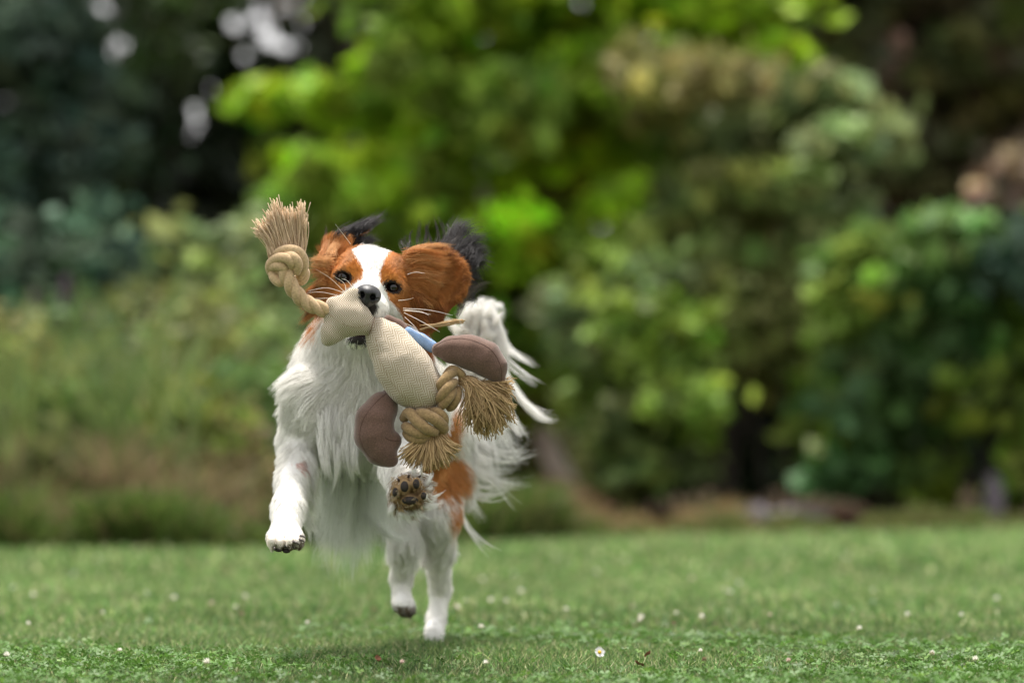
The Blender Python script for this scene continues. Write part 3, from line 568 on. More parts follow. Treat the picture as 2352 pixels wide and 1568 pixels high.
NEAR = [(160, 1540, 0, 'white clover flower in the near grass at the lower left'), (232, 1530, 0, 'half-open white clover flower beside the lower-left one'), (500, 1528, 0, 'wide white clover flower in the grass left of the dog'), (636, 1548, 0, 'small white clover flower below the near forepaw'), (690, 1546, 0, 'tiny white clover flower right of the one below the near forepaw'), (1022, 1545, 1, 'pinkish clover flower in front of the shadow of the dog'), (1270, 1487, 0, 'white clover flower half way between hind foot and daisy'), (1192, 1526, 0, 'round white clover flower left of the daisy'),
        (1355, 1530, 1, 'pale pink clover flower below the daisy'), (885, 1483, 0, 'white clover flower left of the hind foot'), (908, 1481, 0, 'bright white clover flower nearest the hind foot'), (1716, 1490, 0, 'white clover flower in the right-hand near grass'), (1758, 1490, 0, 'large white clover flower in the right-hand near grass'), (1530, 1440, 0, 'small blurred clover flower right of the middle'), (1950, 1468, 0, 'white clover flower toward the right edge'), (430, 1470, 0, 'blurred clover flower left of the dog'), (860, 1580, 2, 'brown withered clover flower at the bottom edge'), (1650, 1530, 2, 'withered brown clover flower at the lower right'), (1480, 1535, 2, 'withered clover flower by the daisy'), (1530, 1540, 2, 'dark withered clover flower right of the daisy'), (300, 1560, 1, 'pinkish clover flower near the lower left corner'), (2300, 1500, 1, 'pinkish clover flower near the right edge'), (1930, 1500, 2, 'brown clover flower in the near right grass'), (80, 1530, 2, 'faded brown clover flower in the lower left corner'), (730, 1525, 2, 'faded clover flower in front of the near forepaw')]
for (x, y, s, l_) in NEAR:
    d = float(ground_d(min(y + 4, 1575))); p = P(x, y, d); clone(PROTO[s], p, rng.uniform(.85, 1.15), l_, 'flower', 'clover flowers in the lawn', rng.uniform(0, 6), rng.normal(0, .2))
for i in range(80):
    y = 1300 + 270 * rng.random() ** 1.5; x = rng.uniform(-40, 2400); d = float(ground_d(y)); p = P(x, y, d)
    if d > 7.6: continue
    p[2] = .020; s = int(rng.choice([0, 1, 2], p=[.62, .14, .24]))
    clone(PROTO[s], p, rng.uniform(.7, 1.15), ['small white clover flower scattered in the mown grass', 'small pinkish clover flower scattered in the mown grass', 'small withered clover flower scattered in the mown grass'][s], 'flower', ['scattered white clover flowers', 'scattered pinkish clover flowers', 'scattered withered clover flowers'][s], rng.uniform(0, 6), rng.normal(0, .3))
for o in PROTO: rm(o)
def daisy(x, y, sc, label, ty=.5, stem=True):
    d = float(ground_d(y + 60)) if stem else float(ground_d(y)); c = P(x, y, d)
    o = bpy.data.objects.new('daisy', None); COL.objects.link(o); o.location = tuple(c); tag(o, label, 'flower', 'daisies in the lawn')
    f = nrm([.35, -1, ty]); u = nrm(np.cross(f, (0, 0, 1))); w_ = np.cross(u, f); A = Acc(); R = .0062 * sc
    for i in range(26):
        a = i * 2 * math.pi / 26 + rng.normal(0, .04); dr_ = u * math.cos(a) + w_ * math.sin(a); sd = np.cross(f, dr_); L = R * rng.uniform(.88, 1.05); k_ = .00075 * sc; up_ = f * rng.uniform(.0002, .0018) * sc
        A.add([dr_ * R * .28 - sd * k_ * .5, dr_ * R * .28 + sd * k_ * .5, dr_ * L * .7 + sd * k_ + up_ * .4, dr_ * L + sd * k_ * .3 + up_, dr_ * L - sd * k_ * .3 + up_, dr_ * L * .7 - sd * k_ + up_ * .4], [[0, 1, 2, 5], [5, 2, 3, 4]], (.82, .82, .82))
    A.build('petals', M_PETAL, o, smooth=False)
    ball('disc', f * .0006, (R * .33, R * .33, R * .2), axes(u, w_), simple('daisy_yellow', (.65, .42, .03), .8), o, seg=12, rings=8)
    if stem:
        g = np.array([c[0] - .004, c[1] + .002, 0.]) - c; S_ = Acc(); add_tube(S_, smooth_path([(0, 0, 0), (-.003, 0, -.003) + f * -.002, g * .5 + (-.002, 0, 0), g], 10), np.linspace(.0008, .0010, 10), 6, (.20, .26, .10)); S_.build('stem', M_GRASS, o)
FAR = [(1522, 1304, 'blurred white daisy on the lawn right of the dog'), (632, 1402 - 30, 'left one of the two blurred daisies under the near forepaw'), (672, 1358, 'right one of the two blurred daisies under the near forepaw'), (1418, 1390, 'blurred white daisy in the middle distance right of the hind foot'), (2010, 1310, 'left one of the blurred daisies near the right edge'), (2210, 1305, 'rightmost blurred daisy near the right edge'), (1560, 1415, 'blurred small daisy in the middle of the lawn'), (2020, 1338, 'blurred daisy below the left one near the right edge'), (140, 1308, 'blurred daisy far out at the left'), (800, 1376, 'faint blurred daisy left of the hanging hind foot')]
daisy(1377, 1497, 1.0, 'white daisy on a curved stem, sharp in the near grass')
for (x, y, l_) in FAR: daisy(x, y, .95, l_, ty=1.2, stem=False)
M_DEAD = mat('dead_leaf', (.17, .07, .035), rough=.7, noise=(300, .6, 1.4))
for (x, y, l_) in [(868, 1551, 'curled red-brown dead leaf on the grass in front of the dog'), (1468, 1563, 'red-brown dead leaf at the bottom right of the daisy'), (1490, 1538, 'small dark red dead leaf beside the withered clover')]:
    d = float(ground_d(y)); c = P(x, y, d); c[2] = .017
    a = np.linspace(-1, 1, 7); q = [(u_ * .006, v_ * .0035 * (1 - u_ * u_) ** .5, .002 * v_ * v_ + .001 * u_ * u_ + .0006 * math.sin(5 * u_)) for u_ in a for v_ in (-1, 0, 1)]
    i = np.arange(6) * 3; o = mesh_np('dead_leaf', np.array(q), np.concatenate([np.stack([i, i + 1, i + 4, i + 3], 1), np.stack([i + 1, i + 2, i + 5, i + 4], 1)]), M_DEAD); o.location = tuple(c); o.rotation_euler = (rng.normal(0, .5), .4, rng.uniform(0, 6)); tag(o, l_, 'leaf')
# ================================================================== the dog
EL = lambda *a: P(*a)
F = Field((-.34, 4.03, -.02), (.10, 4.86, .60), .0023)
R_ = mpx
# torso, chest, neck
F.ell(P(838, 880, 4.42), (R_(148), .105, R_(185)), k=.02)
F.cone(P(850, 760, 4.36), P(840, 860, 4.40), R_(108), R_(140), .03)
F.cone(P(852, 690, 4.31), P(850, 780, 4.36), R_(86), R_(112), .02)
F.cone(P(840, 915, 4.44), P(985, 985, 4.64), R_(135), R_(92), .03)
# near-side foreleg (left in the picture)
F.path([P(735, 900, 4.36), P(690, 1010, 4.40), P(672, 1110, 4.33), P(662, 1170, 4.28), P(656, 1222, 4.245)],
       [R_(75), R_(50), R_(34), R_(34), R_(33)], .012)
F.ell(P(655, 1232, 4.225), (R_(43), .026, R_(27)), k=.010)
for dx in (-30, -10, 12, 31):
    F.ell(P(656 + dx, 1245 + abs(dx) * -.12, 4.205), (R_(11.0), .020, R_(18)), k=.0015)
# raised foreleg with the sole toward the camera
F.path([P(950, 930, 4.37), P(925, 1030, 4.37), P(920, 1082, 4.27), P(932, 1108, 4.18)], [R_(70), R_(48), R_(46), R_(40)], .012)
PAW = P(937, 1131, 4.135)
F.ell(PAW + (0, .012, 0), (R_(45), .020, R_(46)), k=.010)
pads = [(908, 1130, 10, 15), (929, 1117, 13, 18), (956, 1111, 11, 16), (973, 1138, 9, 12)]
for (x, y, a, b) in pads: F.ell(P(x, y, 4.122), (R_(a + 1), .009, R_(b)), k=.003)
F.ell(P(942, 1150, 4.124), (R_(23), .009, R_(14)), k=.004)
# hind leg on the ground
F.path([P(1010, 1010, 4.66), P(1014, 1100, 4.655), P(1012, 1190, 4.61), P(1004, 1270, 4.68), P(1012, 1355, 4.755)],
       [R_(80), R_(70), R_(42), R_(30), R_(24)], .014)
F.path([P(1012, 1355, 4.755), P(1002, 1420, 4.74), P(999, 1452, 4.72)], [R_(24), R_(22), R_(22)], .008)
GZ = .010
fx = P(998, 1462, 4.715)
F.ell((fx[0], 4.70, .016), (R_(26), .030, .016), k=.008)
for dx in (-15, -5, 6, 16): F.ell((fx[0] + R_(dx), 4.672, .013), (R_(7), .014, .013), k=.002)
# hind leg in the air
F.path([P(940, 1060, 4.62), P(925, 1150, 4.61), P(930, 1240, 4.60), P(922, 1325, 4.67), P(922, 1375, 4.655)],
       [R_(75), R_(50), R_(33), R_(22), R_(23)], .012)
F.ell(P(928, 1388, 4.645), (R_(28), .022, R_(24)), k=.008)
F.ell(P(936, 1402, 4.640), (R_(20), .016, R_(13)), k=.006)
# tail
F.path([P(1030, 960, 4.70), P(1062, 870, 4.74), P(1100, 770, 4.745), P(1108, 725, 4.73)], [R_(34), R_(26), R_(20), R_(12)], .012)

# ---- head, built in its own axes: a = right in the picture, b = up, c = toward the camera
ROLL = math.radians(12)
O = P(852, 650, 4.255)
AX = nrm([math.cos(ROLL), 0, -math.sin(ROLL)]); BX = nrm([math.sin(ROLL), -.06, math.cos(ROLL)]); CXX = nrm(np.cross(AX, BX))
if CXX[1] > 0: CXX = -CXX
HR = np.array([AX, BX, CXX])
def H(a, b, c): return O + AX * mpx(a) + BX * mpx(b) + CXX * (c / 1000.)
def Hloc(p):
    q = (np.asarray(p) - O) @ HR.T
    return q[..., 0] / mpx(1), q[..., 1] / mpx(1), q[..., 2] * 1000
F.ell(H(-2, -2, 0), (R_(92), R_(76), .050), HR, k=.010)
F.ell(H(0, 34, 8), (R_(66), R_(42), .040), HR, k=.012)           # forehead dome
for s in (-1, 1):
    F.ell(H(s * 74 - 2, -42, 2), (R_(34), R_(46), .036), HR, k=.016)      # cheeks
    F.ell(H(s * 42 - 3, 26, 36), (R_(24), R_(14), .012), HR, k=.010)   # brows
    F.ell(H(s * 57 - 4, 2, 30), (R_(30), R_(26), .013), HR, k=.008)
F.cone(H(0, -2, 28), H(8, -12, 92), R_(34), R_(20), .014)     # bridge
for s in (-1, 1):
    F.cone(H(s * 26, -46, 30), H(7 + s * 19, -44, 80), R_(32), R_(23), .010)   # upper lips
    F.ell(H(7 + s * 30, -62, 66), (R_(20), R_(26), .022), HR, k=.008)
# open mouth and lower jaw
F.cone(H(0, -98, 8), H(1, -128, 60), R_(34), R_(20), .012)
F.ell(H(2, -134, 62), (R_(24), R_(14), .014), HR, k=.006)
F.cone(H(0, -92, 70), H(-2, -92, 24), R_(30), R_(20), .005, sub=True)
EYES = [H(-61, 3, 33.5), H(53.5, 3.2, 33.5)]
for e in EYES:
    F.ell(e + CXX * .007, (R_(16.5), R_(10.8), .012), HR, k=.002, sub=True)
# ears: thin flaps
def flap(c, ax, up, r, t=.0028, k=.006):
    R = axes(ax, up); F.ell(c, (r[0], r[1], t), R, k=k)
def dirp(x, y, d=0): return nrm([x, d / mpx(1) * 1.0 if d else 0, -y]) if not d else nrm([x, d, -y])
EAR_R = P(998, 648, 4.285)
flap(P(1003, 640, 4.280), dirp(1, -.1, .22), dirp(.12, 1, .05), (R_(78), R_(74)), .0036, .012)
flap(P(972, 680, 4.275), dirp(1, -.35, .22), dirp(.35, 1, .05), (R_(42), R_(66)), .0034, .012)
flap(P(772, 582, 4.275), dirp(.4, -1, .5), dirp(1, .35, .2), (R_(44), R_(33)), .0040)
flap(P(800, 548, 4.30), dirp(1, -.62, .2), dirp(.4, 1, .3), (R_(40), R_(12)), .0026)
SKV, SKF = F.mesh()

# ---- coat colour as a pattern of the coat itself
def inpoly(x, y, poly):
    r = np.zeros(np.shape(x), bool); n = len(poly); j = n - 1
    for i in range(n):
        xi, yi = poly[i]; xj, yj = poly[j]
        c = ((yi > y) != (yj > y)) & (x < (xj - xi) * (y - yi) / (yj - yi + 1e-9) + xi)
        r ^= c; j = i
    return r
WHITE, ORANGE, ORANGE2, DARKBR, BLACK, PINK = map(np.array, [(.87, .855, .82), (.50, .21, .060), (.58, .29, .11), (.24, .085, .025), (.016, .014, .015), (.62, .42, .38)])
BLAZE = [(800, 555), (896, 555), (892, 585), (881, 606), (871, 626), (873, 646), (883, 662), (894, 688), (908, 704), (926, 726), (938, 750), (962, 800),
         (1100, 830), (1100, 1000), (500, 1000), (500, 722), (640, 712), (668, 728), (690, 748), (722, 752), (742, 742), (750, 716), (768, 692), (792, 668), (816, 652), (833, 640), (835, 622), (820, 596)]
def coat(p, jit=0.0):
    p = np.asarray(p, float); x, y = PX(p); d = p[:, 1]
    x = x + rng.normal(0, 1, len(x)) * jit; y = y + rng.normal(0, 1, len(x)) * jit
    c = np.tile(WHITE, (len(p), 1))
    la, lb, lc = Hloc(p)
    headish = (d < 4.40) & (y < 800) & (p[:, 2] > P(0, 800, 4.3)[2])
    br = headish & ~inpoly(x, y, BLAZE)
    c[br] = ORANGE
    # lighter rims, brighter brows, darker folds
    n1 = np.sin(x * .11 + y * .07) * .5 + .5
    c[br] = c[br] * (.8 + .4 * n1[br])[:, None]
    brow = br & ((np.hypot(x - 818, (y - 618) * 1.1) < 22) | (np.hypot(x - 890, (y - 632) * 1.0) < 24))
    c[brow] = (.50, .19, .035)
    earr = br & (x > 925) & (y < 600) & (y < 596 - (x - 925) * .1); c[earr] = ORANGE2 * .9
    low = br & (x > 955) & (y > 690); c[low] = DARKBR * 1.3
    dk = br & (((x < 740) & (y > 645) & (y < 700)) | ((x > 940) & (x < 960) & (y > 640))); c[dk] = DARKBR * 1.2
    bk = (y < 572) & (x > 752) & ((x < 815) | (y < 545)) & (x < 900) & (d < 4.5) & (y < 575 - (x - 752) * .05) & ~((x < 800) & (y > 556)) ; c[bk & headish] = BLACK
    # eye rims
    for e in EYES:
        ex, ey = PX(e)
        r = np.hypot((x - ex) * .82, (y - ey) * 1.0 + (x - ex) * -.17)
        r = np.hypot((x - ex) * .88, (y - ey) * 1.28 + (x - ex) * -.22)
        c[(r < 19.5) & headish & (d < 4.3)] = (.02, .013, .011)
    # lips and the skin under the nose
    lip = (np.hypot((x - 851) / 17, (y - 706) / 16) < 1) & (d < 4.22); c[lip] = (.07, .06, .06)
    jaw = (np.hypot((x - 828) / 32, (y - 781) / 11) < 1) & (d < 4.222); c[jaw] = (.05, .045, .043)
    mouth = (lc > 0) & (np.hypot(la / 34, (lb + 92) / 30) < 1) & (d < 4.3); c[mouth] = (.05, .02, .02)
    # rump patch and saddle
    rump = (d > 4.50) & ((np.hypot((x - 1014) / 56, (y - 1088) / 58) < 1) | (np.hypot((x - 1047) / 14, (y - 1180) / 32) < 1) | ((p[:, 2] > P(0, 900, 4.6)[2]) & (d < 4.68) & (x < 1020)) | ((x > 1006) & (x < 1050) & (y > 930) & (y < 1010)))
    c[rump] = (.58, .27, .09)
    # soles
    sole = (d < 4.150) & (np.hypot((x - 937) / 44, (y - 1132) / 44) < 1); c[sole] = (.30, .20, .10)
    s2 = (d < 4.26) & (y > 1252 + (x - 656) * -.28 ) & (x < 720) & (y > 1100); c[s2] = (.16, .11, .06)
    s3 = (d > 4.55) & (y > 1392) & (x < 965); c[s3] = (.13, .10, .07)
    dirty = (y > 1225) & (y < 1260) & (x < 720) & (d < 4.3); c[dirty & ~s2] *= np.array([.93, .88, .82])
    pinkc = (np.hypot((x - 702) / 22, (y - 1070) / 10) < 1) & (d < 4.5); c[pinkc] = PINK
    return c
skc = coat(SKV)
dog = mesh_np('dog', SKV, SKF, M_SKIN, col=skc)
tag(dog, 'white and chestnut spaniel leaping over the lawn with a plush toy in its mouth', 'dog')
smo = dog.modifiers.new('relax', 'SMOOTH'); smo.factor = .5; smo.iterations = 3
dg = bpy.context.evaluated_depsgraph_get()
me2 = bpy.data.meshes.new_from_object(dog.evaluated_get(dg)); dog.modifiers.clear(); dog.data = me2; me2.name = 'dog'
nv = len(me2.vertices); V = np.empty(nv * 3); me2.vertices.foreach_get('co', V); V = V.reshape(-1, 3)
N = np.empty(nv * 3); me2.vertex_normals.foreach_get('vector', N); N = N.reshape(-1, 3)
Q = SKF
qn = np.cross(V[Q[:, 2]] - V[Q[:, 0]], V[Q[:, 3]] - V[Q[:, 1]]); QA = np.linalg.norm(qn, axis=1) * .5
QC = V[Q].mean(1)
def sample(n, dens):
    """n roots on the skin, picked by area times dens(centre)."""
    w_ = QA * dens(QC, nrm(qn)); w_ = w_ / w_.sum()
    i = rng.choice(len(Q), n, p=w_); u, v = rng.random((2, n))[:, :, None]
    f = lambda A: (A[Q[i, 0]] * (1 - u) + A[Q[i, 1]] * u) * (1 - v) + (A[Q[i, 3]] * (1 - u) + A[Q[i, 2]] * u) * v
    return f(V), nrm(f(N))

# ---- combing: (x, y, d) -> direction in the picture (dx, dy down) and depth, length mm, lift, waviness
CTRL = [
 (850, 592, 4.22, 0, -1, .6, 6, .1, 0), (850, 620, 4.21, 0, -1, .5, 5, .08, 0), (856, 645, 4.17, 0, -1, .7, 3, .05, 0), (880, 600, 4.22, .3, -1, .5, 7, .1, 0), (815, 595, 4.22, -.4, -1, .5, 7, .1, 0),
 (905, 700, 4.18, .7, .4, .6, 5, .1, 0), (890, 720, 4.17, .4, .7, .5, 5, .1, 0), (925, 735, 4.19, .5, .8, .3, 8, .1, 0), (812, 690, 4.18, -.7, .3, .6, 5, .1, 0), (850, 705, 4.15, 0, 1, .2, 3.5, .2, 0),
 (815, 618, 4.21, -.4, -.8, .4, 7, .15, 0), (888, 634, 4.21, .5, -.8, .4, 7, .15, 0),
 (765, 650, 4.23, -1, .2, .5, 10, .12, 0), (775, 610, 4.24, -.8, -.5, .5, 11, .15, 0), (740, 620, 4.25, -.95, -.3, .4, 17, .3, .1), (725, 600, 4.26, -.9, -.45, .2, 20, .35, .1), (730, 665, 4.25, -.9, .2, .3, 22, .2, .1), (712, 715, 4.27, -.8, .6, .2, 26, .2, .2), (750, 715, 4.23, -.7, .5, .4, 12, .1, 0),
 (925, 640, 4.22, .9, -.2, .5, 10, .12, 0), (915, 690, 4.21, .5, .6, .5, 8, .1, 0), (940, 700, 4.24, .4, .9, .3, 18, .15, .1), (945, 650, 4.25, .9, .1, .3, 20, .2, .1), (925, 600, 4.24, .6, -.7, .4, 12, .15, 0),
 (955, 600, 4.26, .9, -.45, 0, 18, .2, .1), (950, 640, 4.26, 1, -.1, 0, 20, .2, .1), (1000, 600, 4.27, .95, -.15, 0, 16, .1, .1), (1040, 600, 4.28, .7, .6, 0, 12, .1, .1), (1060, 640, 4.29, .1, 1, 0, 12, .05, .1), (1000, 640, 4.27, .95, .15, 0, 18, .08, .1), (1000, 680, 4.27, .5, .85, 0, 16, .1, .2), (1040, 680, 4.28, -.6, .8, 0, 7, .05, .1), (965, 700, 4.26, .4, .95, 0, 30, .12, .2), (985, 735, 4.27, -.1, 1, 0, 16, .15, .2),
 (760, 590, 4.27, -.1, -1, 0, 18, .2, .1), (790, 580, 4.27, .4, -.9, .2, 16, .2, .1), (790, 552, 4.29, .5, -.7, .2, 16, .2, .2), (830, 540, 4.3, .95, -.4, .1, 20, .15, .2), (860, 520, 4.3, .95, -.4, 0, 18, .15, .2),
 (828, 795, 4.20, -.1, 1, .4, 5, .1, 0), (800, 780, 4.22, -.6, .8, .3, 10, .15, .1),
 (690, 735, 4.33, -.6, .7, .1, 30, .3, .3), (655, 770, 4.36, -.7, .6, .1, 34, .35, .6), (700, 790, 4.33, -.8, .5, 0, 36, .25, .4), (655, 830, 4.38, -.9, .3, .1, 32, .35, .6), (720, 850, 4.32, -.85, .35, 0, 42, .2, .3), (665, 900, 4.38, -.9, .4, .1, 28, .3, .4),
 (780, 790, 4.31, -.4, .9, 0, 34, .15, .3), (850, 830, 4.31, .1, 1, 0, 36, .15, .3), (780, 850, 4.31, -.7, .55, 0, 42, .2, .4), (800, 900, 4.31, -.35, .9, 0, 46, .25, .5), (850, 930, 4.31, .2, 1, 0, 46, .25, .5), (760, 910, 4.31, -.6, .7, 0, 44, .2, .4),
 (775, 965, 4.32, -.2, 1, 0, 44, .25, .5), (800, 1010, 4.33, .05, 1, -.1, 46, .3, .5), (930, 800, 4.34, .4, .9, 0, 36, .2, .3), (960, 880, 4.36, .4, .9, 0, 34, .2, .3), (1000, 820, 4.38, .6, .8, .1, 34, .25, .3), (700, 940, 4.34, -.75, .65, 0, 24, .15, .3),
 (700, 1000, 4.36, -.4, .9, 0, 14, .15, .2), (650, 980, 4.38, -.6, .8, .1, 13, .25, .2), (650, 1060, 4.36, -.5, .85, .1, 13, .35, .2), (690, 1080, 4.34, .2, 1, .1, 9, .15, .1), (720, 1060, 4.38, .5, .9, .1, 20, .2, .2), (655, 1130, 4.30, -.1, 1, -.1, 10, .25, .2), (690, 1140, 4.33, .5, .8, .2, 16, .2, .1), (655, 1190, 4.26, 0, 1, -.2, 9, .22, .2), (655, 1235, 4.21, 0, 1, -.3, 6, .15, 0), (620, 1235, 4.22, -.3, 1, -.1, 6, .2, 0),
 (900, 1070, 4.28, -.1, .6, -.8, 9, .12, 0), (940, 1090, 4.22, .1, .3, -1, 8, .12, 0), (895, 1120, 4.18, -.3, .7, -.6, 10, .2, 0), (985, 1115, 4.15, .9, -.3, -.1, 14, .5, .3), (985, 1165, 4.15, .9, .2, 0, 14, .5, .3), (940, 1195, 4.15, .2, 1, 0, 14, .5, .3), (895, 1180, 4.15, -.5, .9, 0, 14, .5, .3), (935, 1130, 4.12, 0, 1, -.3, 2.5, .4, 0),
 (1010, 960, 4.62, .7, .5, .1, 22, .2, .1), (1020, 1080, 4.6, .5, .8, 0, 22, .15, .2), (1060, 1080, 4.64, .8, .6, .1, 26, .2, .2), (1020, 1150, 4.6, .3, 1, 0, 20, .15, .2), (960, 1150, 4.6, -.2, 1, 0, 22, .15, .2), (1040, 1180, 4.62, .4, 1, 0, 16, .15, .1), (1005, 1230, 4.63, -.1, 1, 0, 26, .2, .3), (960, 1240, 4.63, -.4, 1, 0, 26, .3, .3), (1005, 1320, 4.7, 0, 1, 0, 11, .3, .2), (1005, 1400, 4.72, 0, 1, 0, 8, .25, .1), (1000, 1450, 4.7, 0, 1, -.3, 5, .12, 0),
 (940, 1100, 4.58, -.1, 1, 0, 20, .15, .2), (930, 1220, 4.58, .2, 1, 0, 24, .25, .3), (922, 1320, 4.65, 0, 1, 0, 11, .25, .2), (925, 1390, 4.63, .2, 1, 0, 6, .12, 0),
 (1060, 870, 4.72, .3, -.3, -.1, 34, .35, .3), (1075, 800, 4.73, -.3, -.7, -.2, 30, .5, .3), (1100, 740, 4.72, .1, -.9, -.2, 24, .5, .3), (1125, 760, 4.73, .9, -.2, -.1, 24, .5, .3), (1110, 820, 4.74, .9, .5, 0, 26, .4, .3), (1090, 900, 4.72, .7, .9, 0, 30, .3, .3),
]
CT = np.array(CTRL, float)
CP = np.array([P(a, b, c) for a, b, c in CT[:, :3]])
CD = nrm(np.stack([CT[:, 3], CT[:, 5], -CT[:, 4]], 1))
def comb(p):
    q = p[:, None] - CP[None]; q[..., 1] *= .6
    d2 = (q ** 2).sum(-1); s = .013 ** 2
    w_ = 1 / (d2 + 1e-5) ** 2; w_ *= np.exp(-(d2 - d2.min(1, keepdims=True)) / (2 * s)); w_ /= w_.sum(1, keepdims=True)
    return nrm(w_ @ CD), w_ @ CT[:, 6], w_ @ CT[:, 7], w_ @ CT[:, 8]

def fur_obj(name, pts, rad, col, parent, m=M_FUR, label=None):
    """pts (n, k, 3) strands, rad (n, k), col (n, 3)."""
    n, k = pts.shape[:2]
    cu = bpy.data.hair_curves.new(name); cu.add_curves([k] * n)
    cu.attributes['position'].data.foreach_set('vector', pts.astype(np.float32).ravel())
    if 'radius' not in cu.attributes: cu.attributes.new('radius', 'FLOAT', 'POINT')
    cu.attributes['radius'].data.foreach_set('value', rad.astype(np.float32).ravel())
    a = cu.attributes.new('Col', 'FLOAT_COLOR', 'CURVE')
    c = np.ones((n, 4), np.float32); c[:, :3] = np.clip(col, 0, 1); a.data.foreach_set('color', c.ravel())
    cu.materials.append(m)
    o = bpy.data.objects.new(name, cu); link(o, parent); o['kind'] = 'stuff'
    return o
def grow(roots, nrml, D, L, lift, wav, k=7, clump=.6, ncl=4000, rad=.00013, droop=0.0, colf=None, rj=.15):
    n = len(roots); t = np.linspace(0, 1, k)[None, :, None]
    T = nrm(D - (D * nrml).sum(1, keepdims=True) * nrml * .9)
    ee = np.minimum(*[np.hypot(PX(roots)[0] - a_, PX(roots)[1] - b_) for a_, b_ in ex]); L = np.where((ee < 30) & (roots[:, 1] < 4.27), np.minimum(L, 1.5 + ee * .1), L)
    L = (L / 1000 * rng.uniform(.7, 1.12, n))[:, None, None]
    j = rng.normal(0, rj, (n, 3)); T = nrm(T + j)
    lift = (lift * rng.uniform(.6, 1.4, n))[:, None, None]
    p = roots[:, None] + L * (T[:, None] * t * (1 - .12 * t) + nrml[:, None] * lift * (t - .55 * t ** 2) + np.array([0, 0, -1.]) * droop * t ** 2)
    # clumping
    ci = rng.choice(n, min(ncl, n), replace=False); kd = kdtree.KDTree(len(ci))
    for a, b in enumerate(ci): kd.insert(roots[b], a)
    kd.balance(); near = np.array([kd.find(r)[1] for r in roots])
    g = p[ci][near]; Lg = L
    seed = rng.random((len(ci), 3)) * 6.28
    B = np.cross(T, nrml)
    ph = seed[near]
    wv = np.sin(t * (4 + 3 * ph[:, None, :1] / 6.28) + ph[:, None, 1:2]) * t * L * .13 * wav[:, None, None]
    tip = roots[ci][near][:, None] + (g - roots[ci][near][:, None]) * 1.0
    cw = clump * t ** 1.3 * rng.uniform(.55, 1.1, n)[:, None, None]
    dist = np.linalg.norm(roots - roots[ci][near], axis=1)[:, None, None]
    cw = cw * np.exp(-(dist / (.35 * L + .002)) ** 2 * .3)
    p = p * (1 - cw) + tip * cw + B[:, None] * wv
    r = rad * (1 - .75 * np.linspace(0, 1, k) ** 1.5)[None] * rng.uniform(.7, 1.25, n)[:, None]
    col = colf(roots)
    cv = (1 + .10 * np.sin(seed[near][:, 2]) + rng.normal(0, .05, n))[:, None]
    return p, r, col * cv

ex = [PX(e) for e in EYES]
def bare(c):
    """Where no hair grows: eyes, nose, pads, mouth."""
    x, y = PX(c); d = c[:, 1]; b = np.zeros(len(c), bool)
    for (a, e) in ex: b |= (np.hypot((x - a) * .92, (y - e) * 1.35 + (x - a) * -.22) < 16.5) & (d < 4.27)
    b |= (np.hypot((x - 857) / 31, (y - 671) / 26) < 1) & (d < 4.20)
    for (px, py, a, e) in pads + [(942, 1150, 22, 12)]: b |= (np.hypot((x - px) / (a - 1), (y - py) / (e - 3)) < 1) & (d < 4.135)
    la, lb, lc = Hloc(c); b |= (lc > 5) & (np.hypot(la / 32, (lb + 92) / 26) < 1) & (d < 4.3)
    return b
head_c = O
def d_head(c, n_): return ((np.linalg.norm((c - O) * (1, .8, 1), axis=1) < .068) | ((c[:, 2] > P(0, 760, 4.27)[2]) & (c[:, 1] < 4.33))) * ~bare(c) * np.where(n_[:, 1] < .35, 1, .35)
def d_body(c, n_): return ~((np.linalg.norm((c - O) * (1, .8, 1), axis=1) < .060)) * ~bare(c) * np.where(n_[:, 1] < .3, 1, .35) * ~((c[:, 2] > P(0, 740, 4.27)[2]) & (c[:, 1] < 4.30))
r, n_ = sample(62000, d_head); D, L, li, wv = comb(r)
p, rd, c = grow(r, n_, D, L, li, wv, k=6, clump=.45, ncl=5200, rad=.00016, colf=lambda q: coat(q, 2.2), rj=.12)
fur_obj('head_fur', p, rd, c, dog)
r, n_ = sample(120000, d_body); D, L, li, wv = comb(r)
p, rd, c = grow(r, n_, D, L, li, wv, k=8, clump=.8, ncl=8500, rad=.00019, colf=lambda q: coat(q, 7), rj=.13, droop=.08)
fur_obj('body_fur', p, rd, c, dog)

# ---- long locks laid strand by strand along chosen curves
def bez(a, b, c, d, t): return a * (1 - t) ** 3 + 3 * b * t * (1 - t) ** 2 + 3 * c * t * t * (1 - t) + d * t ** 3
def locks(name, L, k=12, rad=.00022, parent=dog, m=M_FUR):
    """L: list of (p0, p1, p2, p3 as (x, y, d), hairs, root spread px, tip spread px, colour, mid spread px)."""
    PP, RR, CC = [], [], []
    t = np.linspace(0, 1, k)[None, :, None]
    for (a, b, c, d, n, rs, ts, col, ms) in L:
        q = [P(*v) for v in (a, b, c, d)]
        sp = [rs, ms, ms, ts]; J = rng.normal(0, 1, (n, 3)) * (1, 1.2, 1)
        K = [(.6 * J + .8 * rng.normal(0, 1, (n, 3))) * mpx(s) for s in sp]
        end = rng.uniform(.72, 1.0, n)[:, None, None]
        p = bez(*[q[i][None, None] + K[i][:, None] for i in range(4)], t * end)
        PP.append(p); RR.append(rad * (1 - .8 * np.linspace(0, 1, k) ** 2)[None] * rng.uniform(.7, 1.2, n)[:, None])
        CC.append(np.asarray(col)[None] * (1 + rng.normal(0, .07, n))[:, None])
    return fur_obj(name, np.concatenate(PP), np.concatenate(RR), np.concatenate(CC), parent, m)
WT = (.89, .88, .85)
T = []
def lk(*a): T.append(a)
